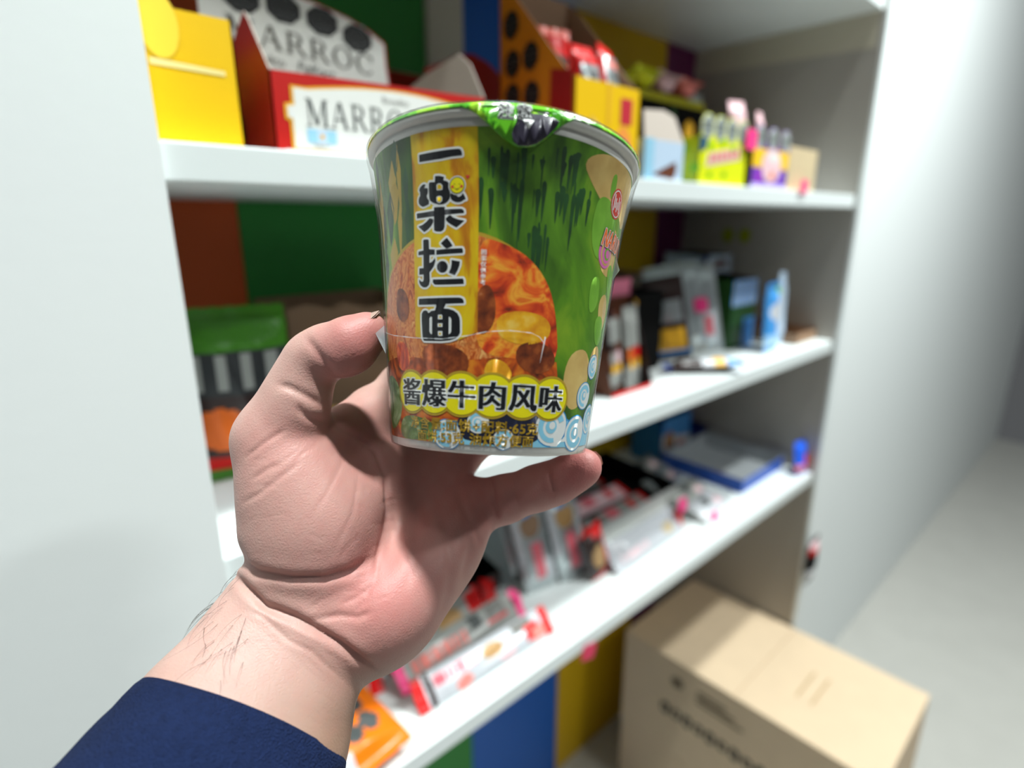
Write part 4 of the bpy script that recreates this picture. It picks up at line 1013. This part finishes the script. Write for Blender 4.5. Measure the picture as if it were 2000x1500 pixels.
pouch('candy_packet', reds[2][1], reds[2][2], .046, .08, .018, M_redp, [(.1, .4, .95, .85, M_foil), (.3, .5, .7, .6, M_inkgrey2), (.2, .7, .8, .8, M_salmon), (0, 0, 1, .3, M_foilw)], rot=(-.2, reds[2][3], reds[2][0]), group='red candy packets in the yellow carton')
def pb_front(f, o, ux, uy):
    f.decal(o, ux, uy, [(.018, .006), (.066, .002), (.072, .012), (.070, .024)], M_brownp)
    f.decal(o, ux, uy, rect(0, 0, .02, .048), M_flag)
pb = carton('display_carton', 'pale blue opened carton with a grey flap standing up beside the yellow cartons', (.628, .447, ZA), .088, .10, .047, .05, M_paleblue, M_greycard, front_art=pb_front)
fl = MB(); fl.panel((0, .001, .047), X, (0, .3, .95), [(0, 0), (.088, 0), (.078, .034), (.055, .040), (.01, .036)], .001, M_greycard); fl.build('flap', pb)
def yg_front(f, o, ux, uy):
    lbl = mat('pale_label_print', (230, 200, 180), rough=.4)
    f.decal(o, ux, uy, [(.018, .022), (.112, .036), (.110, .054), (.022, .040)], lbl)
    for i in range(6): f.decal(o, ux, uy, ngon(.032 + i * .014, .034 + i * .002, .0045, .0055, 10), M_pinkp, .0008)
    for x_, y_ in ((.03, .012), (.07, .014), (.028, .05), (.06, .056), (.09, .05)): f.decal(o, ux, uy, ngon(x_, y_, .007, .004, 10), M_limegreen, .0006)
    f.decal(o, ux, uy, [(.0, .04), (.016, .045), (.02, .058), (0, .06)], mat('teal_print', (40, 90, 120), rough=.4), .0006)
def yg_head(k, o, ux, uy, n=4, w=.133):
    for i in range(n): seal_octagon(k, o, ux, uy, .017 + i * (w - .034) / (n - 1), .073, .0150, words=True, m=M_sealgrey, mt=M_inkgrey)
def seal_edge(n, w, h0):
    top = []
    for i in range(n):
        c = .017 + i * (w - .034) / (n - 1)
        top += [(c - .0165, h0), (c - .0165, .079), (c - .008, .0895), (c + .008, .0895), (c + .0165, .079), (c + .0165, h0)]
    return [(0, 0), (w, 0), (w, h0)] + [p for p in top[::-1]] + [(0, h0)]
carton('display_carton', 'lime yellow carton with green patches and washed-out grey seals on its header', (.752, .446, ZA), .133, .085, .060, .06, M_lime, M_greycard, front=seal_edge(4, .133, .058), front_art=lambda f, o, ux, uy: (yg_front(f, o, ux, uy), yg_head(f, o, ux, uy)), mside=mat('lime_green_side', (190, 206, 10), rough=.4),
       left_art=lambda s, o, ux, uy: [s.decal(o, ux, uy, ngon(.02 + .02 * i, .02 + .013 * (i % 3), .008, .007, 10), M_limegreen) for i in range(4)])
def pu_front(f, o, ux, uy):
    f.decal(o, ux, uy, rect(0, .030, .125, .0575), mat('warm_yellow_print', (250, 200, 40), rough=.4)); f.decal(o, ux, uy, ngon(.066, .034, .034, .026, 20), M_palepink, .0006)
    f.decal(o, ux, uy, ngon(.07, .046, .018, .008, 14), M_whitecard, .0008); f.decal(o, ux, uy, ngon(.07, .02, .007, .006, 12), M_orangep, .0009)
    f.decal(o, ux, uy, ngon(.025, .016, .014, .013, 16), mat('magenta_violet', (150, 60, 190), rough=.4), .0006); f.decal(o, ux, uy, rect(0, 0, .125, .007), M_lilac, .0007)
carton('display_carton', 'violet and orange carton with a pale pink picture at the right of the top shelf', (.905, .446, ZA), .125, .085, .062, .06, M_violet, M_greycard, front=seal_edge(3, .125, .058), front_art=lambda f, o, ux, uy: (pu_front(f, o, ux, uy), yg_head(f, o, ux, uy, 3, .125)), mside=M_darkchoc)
pouch('candy_packet', 'pale pink candy packet with an orange picture rising from the violet carton', (.955, .492, ZA + .05), .05, .085, .016, M_palepink, [('e', .6, .45, .3, .2, M_orangep)], rot=(-.15, -.08, 0))
pouch('candy_packet', 'narrow pink candy packet at the right corner of the violet carton', (1.015, .490, ZA + .04), .02, .085, .012, M_palepink, [(0, 0, 1, .35, M_pinkp)], rot=(-.1, .05, 0))
tagcard('pink price tag clipped over the header between the lime and violet cartons', (.886, .4405, ZA + .052), .032, .028)
tagcard('pink price tag at the far right front of the top shelf', (1.085, .436, ZA - .004), .025, .022)
carton('display_carton', 'beige speckled carton at the right end of the top shelf', (1.04, .450, ZA), .12, .10, .07, .075, M_beige, M_greycard)
def bk_front(f, o, ux, uy):
    f.decal(o, ux, uy, rect(0, .143, .2, .155), mat('olive_yellow_print', (176, 170, 20), rough=.4)); f.decal(o, ux, uy, ngon(.155, .105, .016, .018, 16), M_gold); f.decal(o, ux, uy, ngon(.10, .118, .012, .02, 12), M_darkgreen)
carton('display_carton', 'black carton with an olive yellow top band, behind the pale blue carton', (.84, .615, ZA), .20, .13, .155, .16, M_blackcard, M_kraft, front_art=bk_front)
for i, (x_, y_, rz, c, lab) in enumerate(((.868, .655, .05, M_lime, 'yellow-green packet lying on the left of the black carton'), (.932, .655, -.03, M_palepink, 'pinkish packet lying in the middle of the black carton'), (.996, .655, .03, M_salmon, 'salmon packet lying on the right of the black carton'))):
    pouch('candy_packet', lab, (x_, y_ + .05, ZA + .154), .055, .10, .036, c, [('e', .5, .5, .3, .25, M_lime if i else M_palepink)], rot=(1.25, 0, rz), group='packets on top of the black carton')
pouch('candy_packet', 'silver packet standing between the black carton and the grey panel', (1.09, .66, ZA), .09, .19, .03, M_foil, [(.1, .1, .9, .3, M_gold)], rot=(-.1, 0, 0))
carton('display_carton', 'dark open carton in the back corner of the top shelf', (1.15, .60, ZA), .18, .18, .09, .12, M_darkchoc, M_kraft)

# ---- middle shelf
pouch('crisp_bag', 'bag with a green top and dark lettering band standing behind the thumb', (.172, .585, ZB), .10, .172, .05, M_darkchoc,
      [(0, .80, 1, 1, mat('leaf_green_film', (64, 132, 18), rough=.4)), (0, .52, 1, .80, mat('charcoal_film', (44, 47, 50), rough=.4)), (.08, .56, .2, .78, M_foilgrey), (.3, .56, .42, .78, M_foilgrey), (.52, .56, .62, .78, M_foilgrey), (.75, .56, .86, .78, M_foilgrey), ('e', .3, .3, .25, .14, M_orangep), (0, 0, 1, .1, M_redp)],
      rot=(-.08, 0, -.25), seal=mat('leaf_green_film', (92, 190, 30)))
kt = carton('open_carton', 'brown cardboard carton with a ragged top edge and violet label, deep behind the thumb', (.27, .70, ZB), .19, .11, .14, .15, M_kraft, M_kraft, front_art=lambda f, o, ux, uy: f.decal(o, ux, uy, [(.03, .085), (.12, .085), (.12, .124), (.075, .128), (.03, .120)], M_violet), front=[(0, 0), (.19, 0), (.19, .138), (.15, .144), (.11, .139), (.075, .150), (.06, .142), (.025, .152), (0, .146)])
for i, (x_, y_, rz, c, lab) in enumerate(((.33, .60, .5, M_foilgrey, 'grey foil wafer lying between thumb and forefinger'), (.37, .55, -.3, M_tanp, 'gold-brown wafer pack lying behind the palm'), (.40, .625, .2, M_foil, 'silver wafer pack deep behind the forefinger'))):
    pouch('wafer_pack', lab, (x_, y_, ZB + .012), .06, .11, .022, c, [('e', .5, .5, .25, .2, M_gold)], rot=(-1.55, 0, rz), group='wafers on the middle shelf behind the hand')
pouch('wafer_pack', 'gold wrapper seen just below the foot of the cup', (.395, .475, ZB + .008), .03, .05, .016, mat('gold_foil', (206, 168, 84), rough=.3, metal=.7), [], rot=(-1.55, 0, 1.2))
def rt_front(f, o, ux, uy): pass
ph = carton('display_carton', 'brown display carton with a pink header strip and a red lip, right of the cup', (.655, .498, ZB), .100, .052, .006, .165, M_redp, M_darkchoc, side=[(0, 0), (.052, 0), (.052, .165), (.035, .11), (0, .01)], mside=M_brownp,
            back_art=lambda k, o, ux, uy: (k.decal(o, ux, uy, rect(0, 0, .100, .140), M_brownp, .0004), k.decal(o, ux, uy, rect(0, .140, .100, .165), mat('rose_pink_strip', (232, 128, 156), rough=.4), .0006)))
for i, (x_, c1, c2, lab) in enumerate(((.672, M_darkchoc, M_foilgrey, 'dark bar standing leftmost in the brown display carton'), (.692, M_brownp, M_palepink, 'brown bar with a pink dot in the brown display carton'), (.715, M_foilgrey, M_orangep, 'silver and orange bar in the brown display carton'), (.738, M_foilgrey, M_redp, 'silver and red bar standing rightmost in the brown display carton'))):
    pouch('chocolate_bar', lab, (x_, .510 + .006 * (i % 2), ZB + .002), .022, .125, .010, c1, [(0, .25, 1, .5, M_brownp), ('e', .5, .4, .3, .1, c2), ('e', .6, .25, .3, .08, M_gold), (.2, .6, .8, .95, M_foilgrey), (0, 0, 1, .2, M_foilgrey)], rot=(-.16, .05, 0), group='bars in the brown display carton')
carton('open_carton', 'long greyish carton lying along the back of the middle shelf', (.70, .715, ZB), .38, .10, .142, .145, mat('dun_card', (120, 108, 92), rough=.8), M_kraft)
carton('open_carton', 'black open carton between the brown display carton and the silver pouches', (.775, .562, ZB), .095, .145, .135, .14, M_blackcard, M_blackcard, left_art=None, front_art=lambda f, o, ux, uy: f.decal(o, ux, uy, ngon(.012, .12, .007, .008, 10), M_gold))
sil = [(.905, .560, .150, 0, M_darkchoc, 'dark and silver pouch with a yellow foot, leaning leftmost'), (.940, .575, .168, 0, M_foil, 'plain silver pouch leaning second from the left'), (.975, .568, .170, 0, M_foil, 'silver pouch with a blue foot, leaning third from the left'),
       (1.012, .556, .165, 0, M_foil, 'silver pouch with pink print at its foot, leaning nearest the striped carton')]
for i, (x_, y_, h_, ry, c, lab) in enumerate(sil):
    reg = [[(.1, .05, .9, .35, M_gold), (.1, .45, .9, .75, M_foil), (0, 0, 1, .06, M_skyblue)], [(.3, .1, .7, .3, M_inkgrey2)], [(0, 0, .6, .4, mat('petrol_blue_print', (36, 78, 110), rough=.3))], [(.1, .05, .9, .45, M_foilw), (.25, .1, .5, .38, M_palepink), (.6, .15, .8, .4, M_pinkp)]][i]
    pouch('foil_pouch', lab, (x_, y_, ZB + .0075), .075, h_, .013, c, reg, rot=(-.10, -.20, -1.0), group='silver pouches leaning on the middle shelf')
tagcard('pink price tag stuck on the silver pouches of the middle shelf', (.985, .552, ZB + .088), .024, .026, rot=(-.10, -.20, -1.0))
pouch('chocolate_bar', 'dark bar with yellow and blue end lying across the front of the middle shelf', (.845, .535, ZB + .010), .034, .135, .018, M_darkchoc, [(0, .45, 1, .62, M_foilw), (0, .62, 1, .80, M_gold), (0, .80, 1, 1, M_skyblue)], rot=(-1.5, 0, -.95), seal=M_blue).rotation_euler = (-1.52, 0, math.radians(-132) + math.pi / 2 * 0)
def st_front(f, o, ux, uy):
    f.decal(o, ux, uy, rect(0, .088, .10, .138), M_skyblue)
    for i in range(5): f.decal(o, ux, uy, rect(.006 + i * .0195, .088, .014 + i * .0195, .138), M_foilw, .0007)
    f.decal(o, ux, uy, rect(.055, 0, .10, .06), M_skyblue, .0006)
carton('display_carton', 'carton with blue and white striped top and dark green foot, right of the silver pouches', (1.085, .545, ZB), .10, .08, .138, .145, M_darkgreen, M_blackcard, front_art=st_front)
pouch('candy_packet', 'sky blue and white packet standing at the front right of the middle shelf', (1.150, .488, ZB), .075, .135, .022, M_skyblue, [('e', .4, .6, .3, .15, M_foilw), (.5, .1, 1, .9, M_foilw), (0, 0, 1, .22, mat('ice_blue_print', (170, 212, 246), rough=.3)), ('e', .8, .95, .2, .1, M_limegreen)], rot=(-.06, 0, .1))
pouch('candy_packet', 'narrow white packet standing beside the sky blue packet', (1.215, .50, ZB), .03, .15, .014, M_paleblue, [], rot=(-.08, .06, 0))
bb = carton('display_carton', 'small dark blue carton with a grey label on the rear stack of the middle shelf', (1.20, .68, ZB), .13, .10, .175, .18, M_paleblue, M_blackcard, front_art=lambda f, o, ux, uy: (f.decal(o, ux, uy, rect(0, .13, .02, .175), M_navy), f.decal(o, ux, uy, [(.03, .145), (.11, .15), (.1, .165), (.04, .16)], M_brownp), f.decal(o, ux, uy, rect(0, 0, .13, .11), M_darkgreen)))
carton('open_carton', 'shallow brown tray at the far right of the middle shelf', (1.238, .475, ZB), .108, .17, .022, .03, M_kraft, M_kraft)
for x_, y_, lab in ((XR - .0012, .706, 'lime round sticker on the grey end panel, farther from the shelf front'), (XR - .0012, .664, 'lime round sticker on the grey end panel, nearer the shelf front')):
    s = MB(); s.panel((0, 0, 0), (0, -1, 0), Z, ngon(0, 0, .015, .017, 20), .0008, mat('lime_sticker', (150, 160, 20), rough=.5)); o = s.build('sticker', None, (x_, y_, ZB + .217)); tag(o, lab, 'sticker', 'lime stickers on the grey panel')

# ---- lowest shelf
pouch('candy_bag', 'orange bag with grey seals lying at the left front of the lowest shelf', (.198, .440, ZC + .018), .13, .098, .030, M_orangefilm,
      [('e', .60, .36, .085, .15, M_inkgrey2), ('e', .78, .42, .085, .15, M_inkgrey2), ('e', .58, .68, .085, .14, M_sealgrey), ('e', .76, .74, .085, .14, M_inkgrey2), ('e', .42, .5, .085, .14, M_sealgrey), (.2, .0, .5, .2, M_foilw)], rot=(-1.42, 0, .12))
def bar(label, loc, rz, base, regs, seal, w=.040, L=.20, t=.022, tilt=-1.25):
    return pouch('wafer_bar', label, loc, w, L, t, base, regs, rot=(tilt, 0, rz), seal=seal, group='wafer bars on the lowest shelf', crimp=.06)
# wafer bars lie along the shelf: packet axis turned to the right
def lay(label, loc, base, regs, seal, w, L, t, lift=.9, rz=0.0, grp='wafer bars on the lowest shelf'):
    p = pouch('wafer_bar', label, loc, w, L, t, base, regs, seal=seal, group=grp, crimp=.06)
    m = Matrix.Rotation(rz, 3, 'Z') @ Matrix.Rotation(-lift, 3, 'X') @ Matrix.Rotation(math.radians(90), 3, 'Y')
    p.rotation_euler = m.to_euler()
    return p
txt = lambda m: [(.30 + 0.0, .10 + i * .032, .62, .10 + i * .032 + .02, m) for i in range(8)]
lay('white wafer bar with pink print, brown picture and red end, nearest the shelf front', (.293, .490, ZC + .017), M_foilw, [(.2, .06, .5, .38, M_pinkp)] + [(.2, .06 + i * .04, .5, .075 + i * .04, M_foilw) for i in range(8)] + [('e', .42, .52, .22, .09, M_tanp), (0, .02, 1, .05, M_darkchoc), ('e', .8, .26, .2, .06, M_salmon), ('e', .75, .62, .2, .07, M_palepink), (.05, .72, .4, .9, M_inkgrey), (.3, .8, .8, .95, M_redp), (.5, .85, .9, 1, M_salmon)], M_redp, .040, .222, .022, lift=.75, rz=-.02)
lay('greyish wafer bar with red lettering and a pink corner, second from the shelf front', (.292, .530, ZC + .02), M_foilgrey, [(.3, .06 + i * .045, .7, .09 + i * .045, M_salmon) for i in range(10)] + [(.1, .55, .5, .66, M_inkgrey2), (.1, .72, .5, .9, M_inkgrey), (.5, .7, .6, .9, M_redp)], M_pinktag, .045, .215, .022, lift=.8, rz=.03)
lay('grey wafer bar with a brown picture, third from the shelf front', (.30, .572, ZC + .018), M_foilgrey, [('e', .5, .62, .3, .14, M_tanp), (.2, .15, .6, .4, M_palepink), (.1, .85, .9, 1, M_redp)], M_redp, .050, .17, .022, lift=.6, rz=.05)
lay('short wafer bar with a biscuit picture and red right end, beside the forearm', (.170, .572, ZC + .020), M_foilgrey, [('e', .5, .62, .35, .2, M_tanp), (.0, .88, 1, 1, M_redp), (.1, .05, .4, .3, M_redp)], M_redp, .055, .115, .022, lift=.75, rz=-.1)
dk = carton('open_carton', 'dark open carton of bars with a pale side wall, behind the wafer bars', (.405, .605, ZC), .125, .13, .030, .055, M_darkchoc, M_blackcard)
tagcard('pink price tag standing at the end of the greyish wafer bar', (.508, .535, ZC + .012), .022, .022, rot=(-.4, 0, .6))
pouch('candy_packet', 'red packet corner sticking up behind the greyish wafer bar', (.485, .575, ZC + .004), .03, .04, .012, M_redp, [], rot=(-.8, .5, 0))
sp = [(.575, .555, 'silver pouch with a brown picture and a pink strip, standing left of its pair'), (.638, .540, 'silver pouch with a brown picture and a pink strip, standing right of its pair')]
for i, (x_, y_, lab) in enumerate(sp):
    pouch('foil_pouch', lab, (x_, y_, ZC), .060, .150, .016, M_foil, [('e', .5, .78, .30, .16, M_tanp if i else M_kraft), (.38, .08, .68, .56, M_pinkp), (.75, 0, 1, .3, M_foilw), ('e', .45, .94, .2, .05, M_skyblue), (0, .3, .2, 1, M_foilw)], rot=(-.22, -.13, -.15), group='silver pouches standing on the lowest shelf')
for i, (x_, y_) in enumerate(((.582, .592), (.645, .578))):
    pouch('foil_pouch', ('plain grey pouch tucked behind the left silver pouch', 'plain grey pouch tucked between the two silver pouches')[i], (x_, y_, ZC), .060, .142, .012, M_foil, [(.2, .2, .8, .5, M_inkgrey2)], rot=(-.24, -.13, -.15), group='silver pouches standing on the lowest shelf')
pouch('chocolate_packet', 'brown packet with a biscuit picture and red edge standing right of the silver pouches', (.672, .515, ZC), .052, .092, .018, M_darkchoc, [('e', .45, .45, .28, .26, M_tanp), (.75, 0, 1, 1, M_redp), (.4, .85, 1, 1, M_redp)], rot=(-.18, -.18, .1), seal=M_redp)
tr = carton('open_carton', 'white-sided open tray of bars in the middle of the lowest shelf', (.705, .575, ZC), .29, .20, .040, .05, M_whitecard, M_blackcard, side=[(0, 0), (.2, 0), (.2, .055), (0, .040)])
for i, (dx, dy, rz, c, lab) in enumerate(((.06, .03, .02, M_foilgrey, 'grey bar lying nearest in the white-sided tray'), (.06, .085, -.02, M_palepink, 'pinkish bar lying in the middle of the white-sided tray'), (.07, .14, .02, M_foilgrey, 'reddish bar lying deepest in the white-sided tray'))):
    lay(lab, (.735, .575 + dy * 1.15, ZC + .016), c, [(.2, .3, .8, .5, M_pinkp), (.2, .1, .8, .2, M_darkchoc), (.2, .7, .8, .8, M_redp)], M_redp, .04, .2, .018, lift=1.3, rz=rz, grp='bars in the white-sided tray')
lay('white bar with pink print lying along the front, below the white-sided tray', (.690, .512, ZC + .022), M_foilw, [(.55, .05 + .05 * i, .8, .08 + .05 * i, M_palepink) for i in range(8)] + [('e', .6, .82, .2, .10, M_beige)], M_foilw, .052, .205, .024, lift=.75, rz=.03)
pouch('wafer_bar', 'thin red bar standing under the pink tag at the front of the lowest shelf', (.905, .515, ZC), .022, .038, .012, M_redp, [], rot=(-.2, 0, 0))
tagcard('pink price tag on the thin red bar at the front of the lowest shelf', (.905, .508, ZC + .036), .026, .026, rot=(-.2, 0, 0))
tagcard('pink price tag lying at the shelf front near the blue tray', (.985, .480, ZC + .001), .026, .018, rot=(-.9, 0, 0))
for i, (x_, y_, rz, lab) in enumerate(((.945, .505, .15, 'white packet nearest the front, left of the blue tray'), (.96, .56, .1, 'grey packet lying second, left of the blue tray'), (.98, .63, .2, 'grey packet lying third, left of the blue tray'), (1.0, .70, .1, 'pale packet lying deepest, left of the blue tray'))):
    lay(lab, (x_, y_, ZC + .012), (M_foilw, M_foilgrey, M_foil, M_foilgrey)[i], [(.2, .3, .6, .5, M_inkgrey2), (.5, .6, .8, .8, M_palepink)], M_foilgrey, .05, .125, .02, lift=1.2, rz=rz, grp='packets left of the blue tray')
bt = carton('open_carton', 'bright blue open tray with a pale grey floor on the lowest shelf', (1.125, .500, ZC), .20, .20, .032, .036, M_blue, mat('pale_tray_floor', (172, 176, 180), rough=.6))
pouch('chocolate_bar', 'brown bar lying alone inside the bright blue tray', (1.17, .56, ZC + .008), .02, .05, .012, M_brownp, [], rot=(-1.5, 0, .3))
def bh_front(f, o, ux, uy):
    f.decal(o, ux, uy, rect(.008, .045, .122, .112), M_skyblue); f.decal(o, ux, uy, [(.004, .02), (.126, .02), (.126, .05), (.06, .062), (.004, .075)], M_whitecard, .0006)
    f.decal(o, ux, uy, ngon(.034, .055, .018, .024, 18), M_amber, .0008); f.decal(o, ux, uy, ngon(.085, .038, .016, .010, 16), M_salmon, .0008); f.decal(o, ux, uy, ngon(.045, .035, .012, .010, 12), M_brownp, .0009)
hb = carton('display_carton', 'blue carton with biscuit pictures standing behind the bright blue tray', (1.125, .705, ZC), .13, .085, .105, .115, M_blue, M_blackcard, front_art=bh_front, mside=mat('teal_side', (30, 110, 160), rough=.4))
nb = carton('open_carton', 'navy blue tray in the back right corner of the lowest shelf', (1.262, .71, ZC), .084, .11, .048, .05, M_navy, M_navy)
pouch('candy_packet', 'packet with violet and yellow print standing in the navy tray', (1.30, .765, ZC + .01), .08, .11, .02, M_foilgrey, [('e', .4, .4, .3, .2, M_gold), (.6, .2, 1, .9, mat('magenta_violet', (150, 60, 190)))], rot=(-.1, 0, 0))
pouch('candy_packet', 'bright blue and red packet hanging over the right corner of the blue tray', (1.322, .455, ZC + .003), .05, .075, .016, mat('royal_blue_film', (40, 100, 230), rough=.3), [(.6, 0, 1, .6, M_redp), (0, 0, .5, .25, M_salmon)], rot=(-.22, .1, -.1))
t_ = tagcard('red tag hanging from the front edge of the lowest shelf', (.548, FR - .0022, ZC - .044), .030, .024, rot=(0, .3, 0), m=mat('crimson_tag', (214, 30, 84), rough=.4))

# ---- cardboard boxes under the shelves, packet on the end panel
M_box = mat('box_cardboard', (214, 190, 160), rough=.8, bump=.08, bump_scale=200, vary=.06, vary_scale=20)
def cardbox(label, loc, w, d, h, art=False):
    r = thing('cardboard_box', label, 'cardboard box', loc, 0, 'cardboard boxes under the shelves')
    b = MB(); b.box(0, w, 0, d, 0, h - .003, M_box); b.build('box_body', r, bevel=.002)
    for i, (y0, y1) in enumerate(((0, d / 2 - .0012), (d / 2 + .0012, d))):
        f = MB(); f.box(0.0004, w - .0004, y0, y1, h - .0028, h, M_box); f.build('flap', r)
    p = MB(); ink = mat('box_ink', (40, 44, 40), rough=.7)
    if art:
        o = Vector((0, d, 0)); ux = (0, -1, 0)
        for i in range(9):   # a line of bold rounded letter shapes, too soft to read
            p.decal(o, ux, Z, ngon(.125 + i * .029, h - .143, .013, .017 - .003 * (i % 2), 14), ink, .0008)
            p.decal(o, ux, Z, ngon(.125 + i * .029 + .002 * (i % 3 - 1), h - .143, .0045, .007, 10), M_box, .0011)
        p.decal(o, ux, Z, ngon(.15, h - .055, .016, .014, 16), mat('box_ink_faint', (104, 90, 70), rough=.8), .0008)
        for i in range(3): p.decal(o, ux, Z, rect(.20, h - .075 + i * .013, .31 - .02 * i, h - .068 + i * .013), mat('box_ink_faint', (104, 90, 70)), .0008)
        q = MB()
        for i in range(2): q.decal(Vector((0, 0, h)), X, Y, rect(.10, .16 + .03 * i, .2, .165 + .03 * i), mat('box_print_pale', (178, 148, 108), rough=.8), .0006)
    if art: p.build('side_printing', r); q.build('top_printing', r)
    return r
cardbox('upper brown cardboard box with printed side, topmost of the stack under the shelves', (1.03, .14, .205), .315, .565, .265, True)
cardbox('lower brown cardboard box, under the printed one on the floor', (1.035, .15, 0), .31, .555, .204)
pouch('candy_packet', 'black and red packet hanging on the white edge of the grey end panel', (1.366, .418, 1.45 - .85), .05, .12, .016, M_blackcard, [(0, .7, 1, 1, M_redp), (0, .85, 1, 1, M_palepink), (0, 0, 1, .3, M_foilw)], rot=(0, 0, 0))
